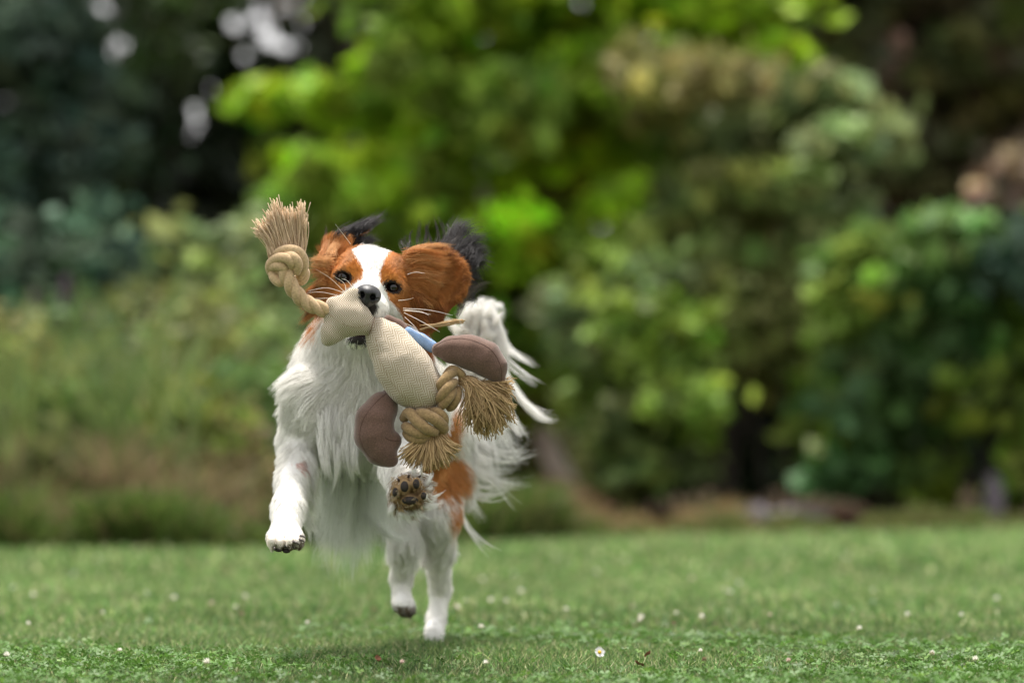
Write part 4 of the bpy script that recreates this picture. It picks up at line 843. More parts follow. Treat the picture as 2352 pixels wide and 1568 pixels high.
# tail: plume and the streaming feather
for i in range(46):
    y0 = rng.uniform(725, 900); x0 = 1108 - (y0 - 725) * .20 + rng.uniform(-12, 14); s = rng.choice([-1, 1], p=[.42, .58])
    tipx = (1158 + (y0 - 700) * .03 if s > 0 else 1062 - (y0 - 725) * .12) + rng.uniform(-10, 6); tipy = y0 + rng.uniform(-5, 60) if s > 0 else y0 + rng.uniform(-20, 60)
    lk((x0, y0, 4.73), (x0 + s * 12, y0 - 42, 4.71), (tipx - s * 2, y0 - 30, 4.70), (tipx, tipy + 30, 4.70), 90, 7, 5, WT, 6)
for i in range(64):
    y0 = rng.uniform(745, 920); a = rng.normal(0, 14); x0 = 1106 - (y0 - 725) * .18 + a
    lk((x0, y0, 4.725), (x0, y0 - 25, 4.70), (x0 + a * .6, y0 - 45, 4.69), (x0 + a, y0 - rng.uniform(45, 62), 4.69), 60, 8, 6, WT, 6)
for i in range(20):
    a = rng.uniform(-1, 1); lk((1105 + a * 12, 745, 4.73), (1102 + a * 25, 715, 4.72), (1108 + a * 40, 690, 4.72), (1112 + a * 46, 688 + abs(a) * 26 - rng.uniform(0, 12), 4.72), 80, 6, 4, WT, 5)
stream = [((1150, 800), (1165, 840), (1205, 850), (1232, 880)), ((1150, 770), (1165, 815), (1200, 825), (1238, 842)), ((1150, 840), (1180, 900), (1220, 960), (1283, 962)), ((1150, 850), (1175, 920), (1235, 985), (1275, 960)),
          ((1150, 860), (1180, 900), (1225, 950), (1262, 972)), ((1140, 860), (1160, 930), (1170, 960), (1200, 990)), ((1130, 900), (1150, 960), (1190, 1010), (1215, 1000)),
          ((1140, 880), (1165, 950), (1190, 990), (1205, 1005)), ((1100, 900), (1110, 980), (1135, 1020), (1140, 1090)), ((1110, 900), (1125, 1000), (1132, 1050), (1132, 1130)),
          ((1060, 940), (1080, 1010), (1160, 1080), (1232, 1025)), ((1060, 950), (1080, 1040), (1150, 1070), (1200, 1050)), ((1060, 960), (1075, 1050), (1140, 1100), (1225, 1035)),
          ((1050, 960), (1065, 1060), (1130, 1110), (1195, 1075)), ((1055, 1000), (1075, 1075), (1120, 1120), (1220, 1108)), ((1060, 1010), (1090, 1090), (1140, 1115), (1215, 1110)),
          ((1060, 1060), (1090, 1130), (1140, 1120), (1175, 1082)), ((1050, 1080), (1080, 1150), (1130, 1160), (1175, 1118)), ((1050, 1100), (1070, 1150), (1130, 1150), (1165, 1125)),
          ((1090, 960), (1110, 1060), (1130, 1110), (1190, 1158)), ((1060, 1100), (1080, 1140), (1110, 1150), (1150, 1135)), ((1050, 1170), (1060, 1200), (1100, 1240), (1148, 1268))]
for (a, b, c, d) in stream:
    for _ in range(4):
        j = [rng.normal(0, 9, 2), rng.normal(0, 10, 2), rng.normal(0, 12, 2), rng.normal(0, 10, 2)]
        lk((*(a + j[0]), 4.72), (*(b + j[1]), 4.70), (*(c + j[2]), 4.68), (*(d + j[3]), 4.66), 9, 5, 2.5, WT, 3)
for i in range(26):
    x0 = rng.uniform(1050, 1150); y0 = rng.uniform(890, 970)
    lk((x0, y0, 4.72), (x0 + rng.uniform(0, 15), y0 + 60, 4.70), (x0 + rng.uniform(10, 45), y0 + 110, 4.69), (x0 + rng.uniform(20, 90), y0 + rng.uniform(110, 190), 4.68), 18, 12, 12, WT, 12)
# sides of the rump: soft white hair over the orange
for i in range(22):
    x0 = rng.uniform(1040, 1072); y0 = rng.uniform(930, 1150)
    lk((x0 - 12, y0, 4.66), (x0 + 12, y0 + 30, 4.65), (x0 + 30, y0 + 45, 4.65), (x0 + rng.uniform(25, 80), y0 + rng.uniform(20, 90), 4.64), 45, 9, 7, WT, 8)
locks('tail_feathering', T, rad=.00021)
T = []
# belly and brisket fringe hanging between the legs
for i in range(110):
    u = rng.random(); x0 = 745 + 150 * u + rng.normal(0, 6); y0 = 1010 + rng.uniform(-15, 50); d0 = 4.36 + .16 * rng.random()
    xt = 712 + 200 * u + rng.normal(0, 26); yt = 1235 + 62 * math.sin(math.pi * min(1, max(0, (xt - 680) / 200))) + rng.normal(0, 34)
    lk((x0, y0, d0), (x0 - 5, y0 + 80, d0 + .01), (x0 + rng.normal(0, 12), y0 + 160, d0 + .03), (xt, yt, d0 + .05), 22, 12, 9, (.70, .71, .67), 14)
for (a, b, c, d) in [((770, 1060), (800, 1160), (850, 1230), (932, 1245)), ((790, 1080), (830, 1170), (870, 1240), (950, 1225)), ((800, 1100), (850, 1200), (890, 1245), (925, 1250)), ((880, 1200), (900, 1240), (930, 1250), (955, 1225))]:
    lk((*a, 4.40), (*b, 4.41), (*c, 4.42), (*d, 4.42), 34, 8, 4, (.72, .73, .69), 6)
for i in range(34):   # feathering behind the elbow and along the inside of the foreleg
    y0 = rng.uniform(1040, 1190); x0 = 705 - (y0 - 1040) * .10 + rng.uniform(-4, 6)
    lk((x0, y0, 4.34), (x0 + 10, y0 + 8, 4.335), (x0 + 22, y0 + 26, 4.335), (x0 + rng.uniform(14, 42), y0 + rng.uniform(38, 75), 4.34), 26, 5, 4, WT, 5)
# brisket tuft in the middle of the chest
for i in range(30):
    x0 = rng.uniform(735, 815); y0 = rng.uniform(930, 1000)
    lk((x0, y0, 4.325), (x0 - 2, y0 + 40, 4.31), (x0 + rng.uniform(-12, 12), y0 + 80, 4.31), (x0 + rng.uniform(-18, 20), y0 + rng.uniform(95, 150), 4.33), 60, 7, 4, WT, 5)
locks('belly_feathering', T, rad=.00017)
T = []
BK = (.040, .035, .036)
# black outer fringe of the right-hand ear
for i in range(100):
    u = rng.random(); x0 = 1000 + 75 * u; y0 = 570 + 40 * u + rng.uniform(-6, 10)
    x0 += 12; tx, ty = (1078 + rng.normal(0, 16), 528 + rng.normal(0, 8)) if u < .35 else (1112 + rng.normal(0, 7), 552 + 95 * (u - .35) + rng.normal(0, 10))
    lk((x0, y0, 4.30), (x0 + 18, y0 - 32, 4.31), (tx - 22, ty - 10, 4.33), (tx, ty, 4.34), 18, 7, 11, BK, 8)
for i in range(26):
    u = rng.random(); y0 = 600 + 90 * u
    lk((1070 - 25 * u, y0, 4.30), (1092, y0 - 15, 4.32), (1104, y0 - 5, 4.33), (1118 - 60 * u + rng.normal(0, 6), y0 + 15 + rng.normal(0, 8), 4.34), 18, 6, 10, BK, 6)
for i in range(8):
    lk((1050, 690 + i * 6, 4.29), (1075, 670, 4.30), (1095, 650, 4.31), (1125 + rng.normal(0, 5), 640 + i * 4, 4.31), 5, 5, 3, (.12, .10, .08), 5)
# wisps rising from the crown side
for (a, b, c, d) in [((945, 578), (925, 560), (925, 545), (935, 540)), ((960, 575), (955, 545), (968, 530), (962, 498)), ((985, 572), (1000, 545), (960, 535), (992, 500)), ((1000, 570), (1015, 540), (1000, 520), (995, 492)), ((1010, 568), (1028, 545), (1020, 515), (1005, 495)),
                     ((1020, 565), (1050, 540), (1020, 540), (1050, 515)), ((1030, 565), (1060, 555), (1040, 520), (1075, 510)), ((940, 572), (945, 550), (935, 540), (950, 525)), ((970, 570), (975, 548), (985, 530), (975, 512)), ((1040, 562), (1060, 545), (1070, 525), (1045, 515)), ((930, 575), (918, 560), (920, 552), (922, 545))]:
    lk((*a, 4.28), (*b, 4.29), (*c, 4.29), (*d, 4.29), 15, 6, 2, (.06, .052, .05), 3)
# left-hand ear thrown over the head
for i in range(46):
    u = rng.random(); x0 = 765 + 60 * u; y0 = 556 - 14 * u + rng.uniform(-8, 12)
    lk((x0, y0, 4.30), (x0 + 15, y0 - 26, 4.31), (x0 + 38, 520 - 8 * u, 4.33), (836 + 50 * u + rng.normal(0, 6), 507 - 9 * u + rng.normal(0, 5) + (16 if u < .4 else 0), 4.34), 24, 5, 7, BK, 5)
for i in range(24):
    u = rng.random(); lk((795 + 30 * u, 555, 4.30), (810 + 30 * u, 552, 4.32), (828 + 20 * u, 560, 4.33), (850 + 12 * u + rng.normal(0, 6), 540 + 10 * rng.normal(), 4.34), 24, 6, 6, BK, 5)
for (a, b, c, d) in [((750, 575), (742, 550), (755, 530), (748, 512)), ((755, 570), (760, 545), (770, 530), (764, 520)), ((760, 565), (770, 535), (790, 525), (800, 520)), ((740, 590), (735, 560), (745, 545), (750, 540))]:
    lk((*a, 4.28), (*b, 4.29), (*c, 4.29), (*d, 4.29), 12, 5, 2, (.10, .07, .06), 3)
locks('ear_fringe', T, rad=.00018)
T = []
OR, OR2, DB = (.50, .21, .06), (.62, .34, .14), (.26, .095, .03)
# chestnut hair: cheek tufts and the ear curtain
for i in range(26):
    u = rng.random(); lk((765 - 15 * u, 600 + 55 * u, 4.23), (745, 592 + 60 * u, 4.22), (730, 590 + 65 * u, 4.23), (712 + rng.normal(0, 5) + 8 * u, 592 + 75 * u + rng.normal(0, 5), 4.25), 30, 6, 4, OR2 if rng.random() < .5 else OR, 4)
for i in range(26):
    u = rng.random(); lk((745, 650 + 60 * u, 4.24), (725, 655 + 65 * u, 4.24), (708, 662 + 70 * u, 4.25), (697 + rng.normal(0, 5) - 10 * u, 675 + 72 * u + rng.normal(0, 5), 4.27), 34, 6, 4, DB if rng.random() < .5 else OR, 4)
for i in range(22):
    u = rng.random(); lk((735 + 30 * u, 595 - 8 * u, 4.25), (742 + 25 * u, 575, 4.26), (746 + 26 * u, 562, 4.27), (742 + 52 * u + rng.normal(0, 4), 545 + 14 * u + rng.normal(0, 5), 4.28), 30, 5, 4, OR2 if u > .3 else OR, 4)
for i in range(76):
    u = rng.random(); x0 = 935 + rng.uniform(-6, 12); y0 = 578 + 147 * u; tx = 1034 - 60 * u + rng.normal(0, 9); ty = 583 + 172 * u + rng.normal(0, 7)
    lk((x0, y0, 4.24), (x0 + 30, y0 - 12 + 20 * u, 4.245), (x0 + 55, y0 + 5 + 35 * u, 4.25), (tx, ty, 4.265), 34, 6, 5, (DB if (u > .6 and rng.random() < .6) else (OR2 if rng.random() < .25 else OR)), 5)
for i in range(34):
    u = rng.random(); x0 = 930 + 30 * u; lk((x0, 690, 4.235), (x0 + 12, 715, 4.24), (x0 + 16, 740, 4.245), (x0 + 22 + rng.normal(0, 6), 757 + 12 * rng.normal(), 4.25), 40, 6, 4, (DB if rng.random() < .5 else OR), 4)
for i in range(14):
    u = rng.random(); lk((928 + 30 * u, 590, 4.255), (930 + 40 * u, 572, 4.26), (955 + 40 * u, 560, 4.27), (985 + 60 * u, 565 + rng.normal(0, 3), 4.275), 30, 5, 3, OR2, 4)
for i in range(60):   # soft rim of the right-hand ear
    a = rng.uniform(-1.9, 1.0); x0 = 1002 + 72 * math.cos(a); y0 = 640 + 72 * math.sin(a); tx, ty = -math.sin(a) * .5 + math.cos(a) * .5, math.cos(a) * .5 + math.sin(a) * .5
    if y0 > 700: continue
    lk((x0 - 6 * math.cos(a), y0 - 6 * math.sin(a), 4.272), (x0, y0, 4.272), (x0 + 7 * tx, y0 + 7 * ty, 4.275), (x0 + 15 * tx, y0 + 15 * ty, 4.28), 12, 5, 4, OR if rng.random() < .7 else DB, 4)
locks('cheek_hair', T, rad=.00016)
# sole tufts
T = []
for i in range(34):
    a = rng.uniform(-1.3, 2.6); r0 = 40; x0 = 938 + r0 * math.cos(a); y0 = 1134 + r0 * math.sin(a)
    l_ = rng.uniform(18, 46) * (1.25 if math.cos(a) > .3 else .8)
    lk((x0 - 8 * math.cos(a), y0 - 8 * math.sin(a), 4.145), (x0 + 6 * math.cos(a), y0 + 8 * math.sin(a), 4.13), (x0 + l_ * .6 * math.cos(a - .3), y0 + l_ * .6 * math.sin(a - .3), 4.13), (x0 + l_ * math.cos(a - .6), y0 + l_ * math.sin(a - .6), 4.14), 22, 4, 2, WT, 3)
for i in range(24):
    x0, y0 = rng.uniform(898, 978), rng.uniform(1095, 1172)
    lk((x0, y0, 4.13), (x0 + rng.uniform(-4, 4), y0, 4.115), (x0 + rng.uniform(-9, 9), y0 + rng.uniform(-9, 9), 4.110), (x0 + rng.uniform(-13, 13), y0 + rng.uniform(-13, 14), 4.110), 14, 3, 2, [(.42, .30, .15), (.30, .20, .10), (.5, .4, .25)][int(rng.integers(3))], 2)
locks('paw_tufts', T, rad=.00014, k=8)

# ---- eyes, nose, pads, claws, whiskers
M_EYE = mat('eye', attr=True, rough=.12, spec=.35); M_EYE.node_tree.nodes['Principled BSDF'].inputs['Coat Weight'].default_value = .45; M_EYE.node_tree.nodes['Principled BSDF'].inputs['Coat Roughness'].default_value = .02
M_NOSE = mat('nose_leather', (.018, .017, .019), rough=.42, noise=(400, .6, 1.5), bump=(900, .5, .0006), spec=.5)
M_PAD = mat('paw_pad', (.035, .028, .025), rough=.8, bump=(500, .5, .0008))
def eyecol(v):
    ang = np.degrees(np.arccos(np.clip(v[:, 2], -1, 1))); c = np.tile(np.array((.05, .03, .025)), (len(v), 1))
    c[ang < 58] = (.030, .012, .005); c[ang < 30] = (.003, .003, .003); c[(ang > 54) & (ang < 62)] = (.01, .006, .004)
    return c
for e in EYES:
    ball('eye', e - CXX * .0012, (.0088, .0088, .0088), HR, M_EYE, dog, eyecol, 40, 32)
nc = H(8.5, -20, 107)
NF = Field(nc - .03, nc + .03, .0007)
NF.ell(nc - CXX * .004, (R_(30), R_(23), .014), HR, k=.003)
NF.ell(nc - BX * R_(16) - CXX * .003, (R_(14), R_(15), .012), HR, k=.004)
NF.ell(nc + BX * R_(5) - CXX * .001, (R_(23), R_(15), .012), HR, k=.003)
for s in (-1, 1):
    NF.ell(nc + AX * R_(s * 17) - BX * R_(5) + CXX * .000, (R_(10.5), R_(12), .010), HR, k=.002)
for s in (-1, 1):
    NF.ell(nc + AX * R_(s * 12.5) - BX * R_(3) + CXX * .009, (R_(6.6), R_(7.8), .011), HR, k=.0012, sub=True)
    NF.cone(nc + AX * R_(s * 17) - BX * R_(6) + CXX * .009, nc + AX * R_(s * 27) - BX * R_(3) + CXX * .005, R_(2.6), R_(1.8), .001, sub=True)
NF.cone(nc - BX * R_(8) + CXX * .010, nc - BX * R_(30) + CXX * .008, R_(1.2), R_(1.4), .001, sub=True)
nvv, nff = NF.mesh()
mesh_np('nose', nvv, nff, M_NOSE, dog)
for (x, y, a, b) in pads:
    ball('toe_pad', P(x, y, 4.1165), (R_(a * .72), R_(b * .72), .006), axes([1, 0, 0], [0, 0, 1]), M_PAD, dog, seg=16, rings=10)
ball('heel_pad', P(942, 1149, 4.118), (R_(19), R_(9.5), .006), axes([1, 0, 0], [0, 0, 1]), M_PAD, dog, seg=16, rings=10)
for (x, y) in [(640, 1262), (658, 1265), (676, 1256), (660, 1253)]:
    ball('toe_pad', P(x, y, 4.200), (R_(9), .009, R_(5)), np.eye(3), M_PAD, dog, seg=12, rings=8)
M_CLAW = simple('claw', (.06, .045, .04), .35)
for a_, b_ in [((684, 1238), (700, 1245)), ((672, 1243), (688, 1252)), ((690, 1230), (702, 1236)), ((630, 1256), (629, 1266)), ((916, 1104), (911, 1098)), ((938, 1095), (939, 1088)), ((962, 1096), (967, 1091))]:
    dd = 4.186 if a_[1] > 1200 else 4.125
    A = Acc(); add_tube(A, smooth_path([P(*a_, dd + .004), P(*((np.array(a_) + b_) / 2 + (1, -1.5)), dd - .001), P(*b_, dd)], 6), np.linspace(R_(3.4), R_(.8), 6), 8, (1, 1, 1)); A.build('claw', M_CLAW, dog)
M_WH = simple('whisker', (.85, .80, .70), .35)
wh = [((797, 676), (760, 640), (725, 618)), ((795, 668), (790, 650), (765, 633)), ((790, 672), (750, 661), (708, 668)), ((782, 680), (740, 671), (706, 672)), ((776, 684), (745, 685), (712, 686)), ((812, 662), (798, 645), (785, 640)),
      ((926, 708), (985, 712), (1040, 724)), ((926, 713), (960, 716), (990, 722)), ((927, 712), (965, 715), (985, 724)), ((928, 718), (968, 738), (1010, 762)), ((930, 728), (945, 742), (960, 758)), ((915, 690), (935, 688), (950, 684)), ((936, 630), (955, 625), (975, 628)), ((925, 740), (950, 752), (975, 775)), ((805, 560), (790, 540), (770, 515))]
for (a, b, c) in wh:
    A = Acc(); add_tube(A, smooth_path([P(*a, 4.19), P(*b, 4.165), P(*c, 4.15)], 12), np.linspace(.00030, .00010, 12), 5, (1, 1, 1)); A.build('whisker', M_WH, dog)
# ================================================================== the plush toy in the dog's mouth
def herring(name, A_, B_, period, colw):
    m = bpy.data.materials.new(name); m.use_nodes = True; n = m.node_tree.nodes; l = m.node_tree.links; b = n['Principled BSDF']
    b.inputs['Roughness'].default_value = .9; b.inputs['Specular IOR Level'].default_value = .1; b.inputs['Sheen Weight'].default_value = .25
    uv = n.new('ShaderNodeUVMap'); uv.uv_map = 'UVMap'; sp = n.new('ShaderNodeSeparateXYZ'); l.new(uv.outputs[0], sp.inputs[0])
    no = n.new('ShaderNodeTexNoise'); no.inputs['Scale'].default_value = .05; l.new(uv.outputs[0], no.inputs['Vector'])
    def M(op, a, bb=None, cc=None):
        q = n.new('ShaderNodeMath'); q.operation = op
        for i, v in enumerate((a, bb, cc)):
            if v is None: continue
            if isinstance(v, (int, float)): q.inputs[i].default_value = v
            else: l.new(v, q.inputs[i])
        return q.outputs[0]
    nz = M('MULTIPLY', no.outputs['Fac'], 5.0)
    u = M('ADD', sp.outputs[0], nz)
    tri = M('PINGPONG', u, colw)
    ph = M('DIVIDE', M('ADD', sp.outputs[1], tri), period)
    fr = M('PINGPONG', ph, .5)
    st = n.new('ShaderNodeMapRange'); st.interpolation_type = 'SMOOTHSTEP'; st.inputs['From Min'].default_value = .17; st.inputs['From Max'].default_value = .33; l.new(fr, st.inputs['Value'])
    n2 = n.new('ShaderNodeTexNoise'); n2.inputs['Scale'].default_value = .8; n2.inputs['Detail'].default_value = 4; l.new(uv.outputs[0], n2.inputs['Vector'])
    mx = n.new('ShaderNodeMix'); mx.data_type = 'RGBA'; mx.inputs['A'].default_value = (*A_, 1); mx.inputs['B'].default_value = (*B_, 1); l.new(st.outputs[0], mx.inputs['Factor'])
    r = n.new('ShaderNodeMapRange'); r.inputs['To Min'].default_value = .72; r.inputs['To Max'].default_value = 1.28; l.new(n2.outputs['Fac'], r.inputs['Value'])
    v = n.new('ShaderNodeVectorMath'); v.operation = 'SCALE'; l.new(mx.outputs['Result'], v.inputs[0]); l.new(r.outputs[0], v.inputs['Scale'])
    l.new(v.outputs[0], b.inputs['Base Color'])
    bp = n.new('ShaderNodeBump'); bp.inputs['Strength'].default_value = .35; bp.inputs['Distance'].default_value = .0006; l.new(fr, bp.inputs['Height'])
    n3 = n.new('ShaderNodeTexNoise'); n3.inputs['Scale'].default_value = .03; n3.inputs['Detail'].default_value = 3; n3.inputs['Distortion'].default_value = 1.2; l.new(uv.outputs[0], n3.inputs['Vector'])
    b2 = n.new('ShaderNodeBump'); b2.inputs['Strength'].default_value = .5; b2.inputs['Distance'].default_value = .0022; l.new(n3.outputs['Fac'], b2.inputs['Height']); l.new(bp.outputs[0], b2.inputs['Normal']); l.new(b2.outputs[0], b.inputs['Normal'])
    return m
M_HB = herring('herringbone_tweed', (.25, .18, .10), (.60, .54, .45), 5.2, 12)
M_BROWN = mat('brown_canvas', (.135, .080, .061), rough=.9, noise=(700, .72, 1.25), bump=(38, .45, .003), spec=.1, sheen=.3, big=(45, .93, 1.07))
M_DENIM = mat('blue_denim', (.22, .33, .52), rough=.9, noise=(1100, .8, 1.2), bump=(1400, .4, .0005), spec=.1)
M_ROPE = mat('cotton_rope', (.52, .37, .215), rough=.9, noise=(420, .78, 1.18), bump=(900, .6, .0008), spec=.1, sheen=.2)
M_ROPED = mat('worn_cotton_rope', (.32, .215, .105), rough=.9, noise=(420, .72, 1.2), bump=(900, .6, .0008), spec=.1, sheen=.2)
M_YARN = mat('yarn', attr=True, rough=.9, spec=.1, bump=(1500, .4, .0004))
M_THREAD = simple('thread', (.20, .13, .09), .9)
TD = 4.148
toy = bpy.data.objects.new('plush_toy', None); toy.location = P(930, 830, TD); COL.objects.link(toy)
tag(toy, 'beige herringbone plush toy with brown padded limbs held in the jaws of the dog', 'dog toy')
bpy.context.view_layer.update()
TINV = toy.matrix_world.inverted()
def tparent(o, p=None):
    o.parent = p or toy
    if p is None: o.matrix_parent_inverse = TINV
    return o
def uvrot(V_, ang, x0=0, y0=0):
    x, y = PX(V_); c, s_ = math.cos(math.radians(ang)), math.sin(math.radians(ang))
    return np.stack([(x - x0) * c + (y - y0) * s_, -(x - x0) * s_ + (y - y0) * c], -1)
def soft(name, parts, m, vx=.0013, ang=0, subs=(), disp=0.0004):
    pts = np.array([P(*a) for a in parts['pts']]); 
    f = Field(pts.min(0) - .045, pts.max(0) + .045, vx)
    for seg in parts['segs']:
        for i in range(len(seg) - 1):
            (x, y, d, r_), (x2, y2, d2, r2) = seg[i], seg[i + 1]
            f.cone(P(x, y, d), P(x2, y2, d2), mpx(r_), mpx(r2), parts.get('k', .008))
    for (x, y, d, r_) in subs: f.cone(P(x, y, d), P(x + .5, y, d), mpx(r_), mpx(r_), .006, sub=True)
    v, q = f.mesh()
    v = v + nrm(np.sin(v * 90)) * disp * np.sin(v[:, [1, 2, 0]] * 330)
    uv = uvrot(v, ang)
    o = mesh_np(name, v, q, m, None, uv=uv); tparent(o); o['_t'] = 1; BVH[o.name] = BVHTree.FromPolygons([tuple(a) for a in v], [tuple(int(t_) for t_ in a) for a in q]); del o['_t']; return o
from mathutils.bvhtree import BVHTree
BVH = {}
M_SEAM = simple('seam_thread', (.10, .052, .040), .9)
def S_(*segs, k=.008): return dict(pts=[p[:3] for s_ in segs for p in s_], segs=segs, k=k)
# the fat body, the pinched neck and the lobed head
body = soft('body', S_([(872, 752, TD + .010, 20), (893, 785, TD + .006, 41), (920, 836, TD, 56), (948, 875, TD, 56), (972, 896, TD, 46)], [(860, 758, TD + .012, 20), (880, 792, TD + .008, 30)], k=.012), M_HB, ang=-38)
head = soft('head', S_([(846, 747, TD + .008, 23), (813, 732, TD, 36), (795, 725, TD - .002, 36)], [(812, 722, TD, 28), (808, 690, TD - .002, 17), (816, 670, TD - .002, 8)], [(800, 722, TD, 30), (775, 702, TD, 20), (762, 698, TD, 12)], [(793, 705, TD - .002, 20), (808, 676, TD - .002, 11)],
     [(795, 735, TD, 34), (762, 765, TD + .002, 24), (750, 783, TD + .004, 11)], [(790, 720, TD, 30), (757, 722, TD + .002, 15)], k=.007), M_HB, ang=88)
def stitched(obj, pts, m=None, r=.0004):
    """A seam laid on the cloth of obj, seen through the picture points pts."""
    c = smooth_path([(x, y, 0) for x, y in pts], 28); out = []
    for x, y, _ in c:
        a = Vector(P(x, y, 4.0)); dr_ = (Vector(P(x, y, 4.3)) - a).normalized(); h = BVH[obj.name].ray_cast(a, dr_)
        if h[0] is not None: out.append(np.array(h[0]) - np.array(dr_) * .0001)
    if len(out) > 4: A = Acc(); add_tube(A, np.array(out), r, 5, (1, 1, 1)); o = A.build('seam', m or M_SEAM); tparent(o, None); return o
def seam(pts, d, parent=None, r=.0005, m=None, name='seam'):
    A = Acc(); add_tube(A, smooth_path([P(x, y, d_) for x, y, d_ in pts], 20), r, 5, (1, 1, 1)); o = A.build(name, m or M_THREAD); tparent(o, parent); return o
seam([(861, 727, TD + .002), (857, 742, TD - .0075), (852, 758, TD - .006), (846, 772, TD + .001)], TD)
# brown padded limbs
a1 = soft('padded_arm', S_([(1008, 803, TD, 17), (1040, 803, TD, 30), (1078, 808, TD, 37), (1112, 822, TD, 38), (1135, 845, TD, 29), (1146, 870, TD + .002, 13)], k=.006), M_BROWN)
a2 = soft('padded_arm', S_([(893, 908, TD + .012, 16), (878, 935, TD + .006, 34), (860, 965, TD, 42), (860, 1000, TD, 44), (876, 1035, TD, 34), (898, 1056, TD, 17)], [(870, 1005, TD, 34), (903, 1012, TD, 20)], k=.006), M_BROWN)
stitched(a1, [(992, 800), (1020, 783), (1060, 777), (1098, 786), (1130, 805), (1150, 840), (1153, 875)])
stitched(a1, [(1000, 818), (1016, 826), (1034, 833)])
stitched(a2, [(893, 898), (862, 925), (836, 960), (826, 1000), (842, 1040), (872, 1062)])
stitched(a2, [(916, 1012), (896, 1010), (884, 1004)])
M_HSEAM = simple('beige_seam', (.30, .23, .15), .9)
stitched(body, [(862, 772), (872, 822), (896, 872), (930, 914)], M_HSEAM, .00025)
stitched(head, [(752, 718), (785, 742), (820, 752), (848, 744)], M_HSEAM, .00025)
soft('neck_patch', S_([(893, 736, TD + .022, 13), (915, 748, TD + .022, 13), (932, 760, TD + .020, 12)], k=.004), M_BROWN)
soft('denim_band', S_([(938, 764, TD + .018, 13.5), (965, 780, TD + .017, 14), (992, 796, TD + .016, 14)], [(1034, 850, TD + .016, 8), (1044, 856, TD + .014, 8)], k=.004), M_DENIM)
seam([(944, 754, TD + .0125), (968, 768, TD + .011), (992, 783, TD + .010)], TD, r=.00035, m=simple('pale_thread', (.75, .70, .62), .9), name='stitching')
# ropes
def rope(path, R, rs, pitch, m, n=140):
    A = Acc(); c = smooth_path(path, n); add_tube(A, c, R * .55, 8, (1, 1, 1)); core = A.build('rope', m); tparent(core)
    t = nrm(np.gradient(c, axis=0)); L = np.concatenate([[0], np.cumsum(np.linalg.norm(np.diff(c, axis=0), axis=1))])
    U = nrm(np.cross(t, np.array([0, -1., 0]))); W = np.cross(t, U)
    for k_ in range(3):
        a = 2 * math.pi * (L / pitch + k_ / 3)
        A = Acc(); add_tube(A, c + R * (np.cos(a)[:, None] * U + np.sin(a)[:, None] * W), rs, 12, (1, 1, 1)); o = A.build('strand', m); o.parent = core
    return core
def cords(name, lst, m, r_):
    """A knot: its cords are meshes under one part."""
    first = None
    for i, pth in enumerate(lst):
        rr = r_
        if isinstance(pth, tuple): pth, rr = pth
        if r_ == 12.6: pth = [(659 + (x - 655) * .88, 609 + (y - 611) * .88, d) for x, y, d in pth]; rr = rr * .93
        A = Acc(); c = smooth_path([P(*q) for q in pth], 36); u = np.linspace(0, 1, 36)
        add_tube(A, c, mpx(rr) * (.72 + .28 * np.sin(np.clip(u, .0, 1) * math.pi) ** .5), 14, (1, 1, 1))
        o = A.build(name if first is None else 'cord', m)
        if first is None: tparent(o); first = o
        else: o.parent = first
    return first
D1 = TD - .004
rope([P(651, 612, D1 - .006), P(661, 640, D1 - .008), P(676, 668, D1 - .006), P(700, 692, D1 - .002), P(728, 706, D1), P(752, 714, D1 + .004)], mpx(8.2), mpx(10.3), mpx(86), M_ROPE)
cords('knot', [
    [(612, 632, D1 + .006), (611, 610, D1 - .002), (628, 594, D1 - .010), (650, 592, D1 - .017), (666, 604, D1 - .016), (668, 620, D1 - .006)],
    [(622, 590, D1 + .004), (636, 576, D1 - .004), (660, 570, D1 - .010), (684, 576, D1 - .010), (698, 596, D1 - .008), (698, 622, D1 - .004), (686, 644, D1 + .004)],
    [(650, 580, D1 - .008), (672, 590, D1 - .016), (684, 608, D1 - .014), (680, 632, D1 - .006)],
    [(610, 618, D1 + .002), (626, 612, D1 - .008), (644, 616, D1 - .012), (652, 630, D1 - .004)],
    [(616, 622, D1 + .004), (622, 644, D1 - .002), (638, 655, D1 - .004), (650, 640, D1 - .002)],
    ([(622, 606, D1 + .002), (630, 622, D1 + .001), (638, 640, D1 + .002)], 15),
    ([(640, 598, D1 - .004), (650, 622, D1 - .006), (655, 640, D1 - .002)], 15),
    [(690, 612, D1 + .008), (702, 632, D1 + .006), (692, 652, D1 + .008), (676, 642, D1 + .006)]], M_ROPE, 12.6)
D2 = TD - .004
cords('knot', [
    [(926, 962, D2 + .006), (940, 948, D2 - .006), (957, 966, D2 - .016), (980, 984, D2 - .018), (1002, 992, D2 - .008)],
    [(952, 950, D2 + .002), (972, 950, D2 - .014), (998, 962, D2 - .018), (1018, 980, D2 - .006), (1016, 992, D2 + .004)],
    ([(988, 944, D2), (1006, 946, D2 - .010), (1020, 960, D2 - .008), (1020, 978, D2 + .002)], 11),
    [(930, 978, D2 + .002), (940, 984, D2 - .008), (962, 994, D2 - .013), (986, 996, D2 - .008)],
    [(932, 992, D2 + .004), (946, 1004, D2 - .005), (966, 1006, D2 - .008), (982, 1000, D2)],
    ([(968, 925, D2 + .010), (974, 938, D2 + .002), (962, 958, D2 - .004)], 12),
    ([(992, 925, D2 + .012), (986, 938, D2 + .002), (975, 950, D2 - .006)], 12),
    ([(1002, 938, D2 + .006), (1008, 950, D2), (1022, 956, D2 + .002)], 10)], M_ROPED, 13.5)
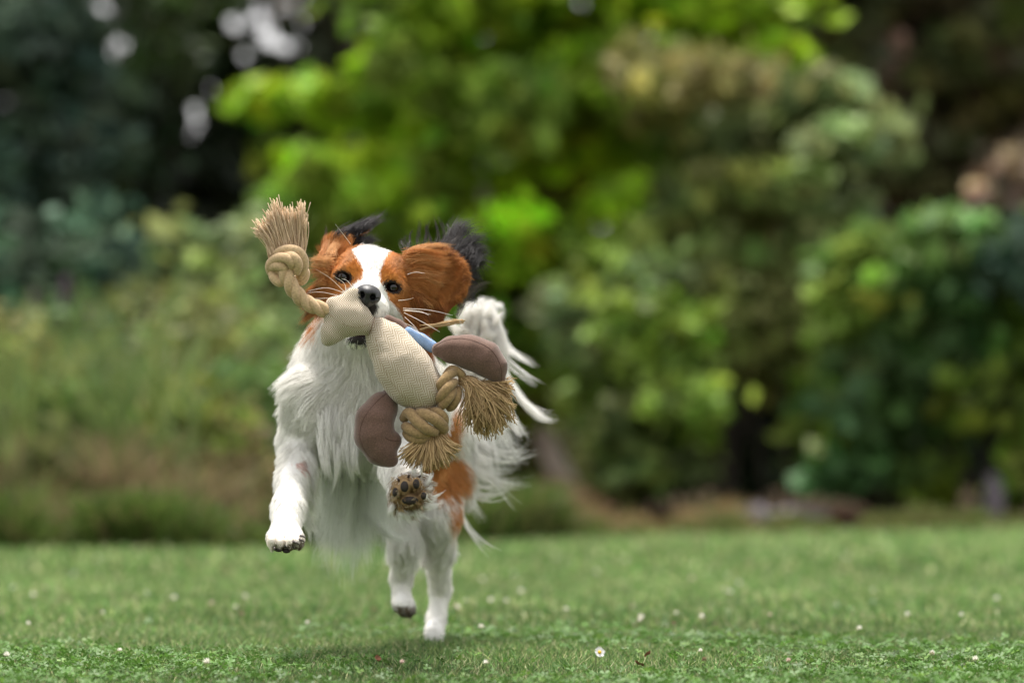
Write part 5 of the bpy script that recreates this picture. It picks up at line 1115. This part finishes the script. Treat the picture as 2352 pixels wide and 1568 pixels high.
cords('knot', [
    [(1050, 852, D2 + .004), (1030, 862, D2 - .010), (1013, 882, D2 - .012), (1006, 902, D2 + .002)],
    [(1046, 876, D2 - .002), (1030, 888, D2 - .016), (1014, 908, D2 - .014), (1006, 922, D2)],
    [(1044, 894, D2), (1034, 908, D2 - .012), (1020, 926, D2 - .010), (1012, 934, D2)],
    ([(1052, 890, D2 + .004), (1050, 910, D2 - .004), (1040, 930, D2 - .002), (1030, 938, D2 + .004)], 11),
    ([(1022, 862, D2 + .010), (1038, 848, D2 + .002), (1056, 856, D2), (1066, 868, D2 + .004)], 10)], M_ROPED, 11.5)
def tassel(n, rootf, tipf, midf, r_, colf, wob, k=9, end=.04):
    A = Acc(); 
    for i in range(n):
        u = rng.random(); a, b, c = np.array(P(*rootf(u))), np.array(P(*midf(u))), np.array(P(*tipf(u)))
        ph = rng.random(3) * 6.28; fq = rng.uniform(2, 5)
        t = np.linspace(0, rng.uniform(.86, 1.0), k)[:, None]
        p = a * (1 - t) ** 2 + 2 * b * t * (1 - t) + c * t * t
        p = p + np.sin(t * fq + ph) * mpx(wob) * t
        rr = mpx(r_) * rng.uniform(.7, 1.2) * np.ones(k)
        add_tube(A, p, rr, 4, colf() * rng.uniform(.8, 1.15))
    o = A.build('tassel', M_YARN); tparent(o); o['kind'] = 'stuff'; return o
G = lambda s: rng.normal(0, s)
YC = lambda: np.array((.66, .50, .34)) if rng.random() < .8 else np.array((.50, .36, .22))
YD = lambda: np.array((.50, .35, .185)) if rng.random() < .75 else np.array((.34, .225, .11))
def bun(u, n): return (math.floor(u * n) + .5) / n
def t1(u):
    b = bun(u, 9); ang = -.98 + 1.50 * (b + G(.026)); L = [88, 98, 92, 108, 124, 102, 106, 122, 92][int(b * 9)] + G(7)
    return (658 + math.sin(ang) * L, 584 - math.cos(ang) * L, D1 + G(.003))
tassel(640, lambda u: (620 + 78 * u + G(2), 590 + G(3), D1 + .001 + G(.002)), t1, lambda u: (612 + 94 * u + G(3), 552 + G(3), D1 + G(.003)), .95, YC, 5)
def t2(u):
    a = math.radians(62 - 182 * u * .78 + 14 + G(2)); L = 78 + G(5)
    return (982 + math.sin(a) * L * .98, 1000 + math.cos(a) * L * 1.0 + 4, D2 - .006 + G(.004))
tassel(340, lambda u: (1012 - 45 * u + G(3), 994 + 10 * u + G(3), D2 + .002), t2, lambda u: (1024 - 75 * u + G(4), 1012 + 22 * math.sin(u * 3.1) + G(4), D2 - .013 + G(.004)), 1.35, YD, 4)
def t3(u):
    b = rng.random()
    x = 1058 + 118 * b + G(4); y = 968 + 26 * math.sin(b * 3.0) * (b > .25) - 75 * max(0, b - .78) * 3.2 * rng.random() + G(6)
    return (x, y, D2 + .002 + G(.005))
tassel(560, lambda u: (1052 + 30 * rng.random(), 862 + 22 * rng.random(), D2 + .004 + G(.003)), t3, lambda u: (1075 + 75 * rng.random(), 890 + G(14), D2 - .012 + G(.006)), 1.1, YD, 15)
tassel(150, lambda u: (1085 + 50 * rng.random(), 875 + 20 * rng.random(), D2 + .010), lambda u: (1172 + G(6), 868 + 105 * rng.random(), D2 + .006 + G(.004)), lambda u: (1140 + G(12), 880 + G(18), D2 - .002 + G(.006)), 1.15, YD, 11)
# frayed twine end behind the ear
tassel(14, lambda u: (970 + G(8), 752 + G(5), TD + .06), lambda u: (1066 + G(4), 737 + G(2), TD + .065), lambda u: (1030, 741 + G(3), TD + .06), 1.1, YD, 5).name = 'frayed_twine'
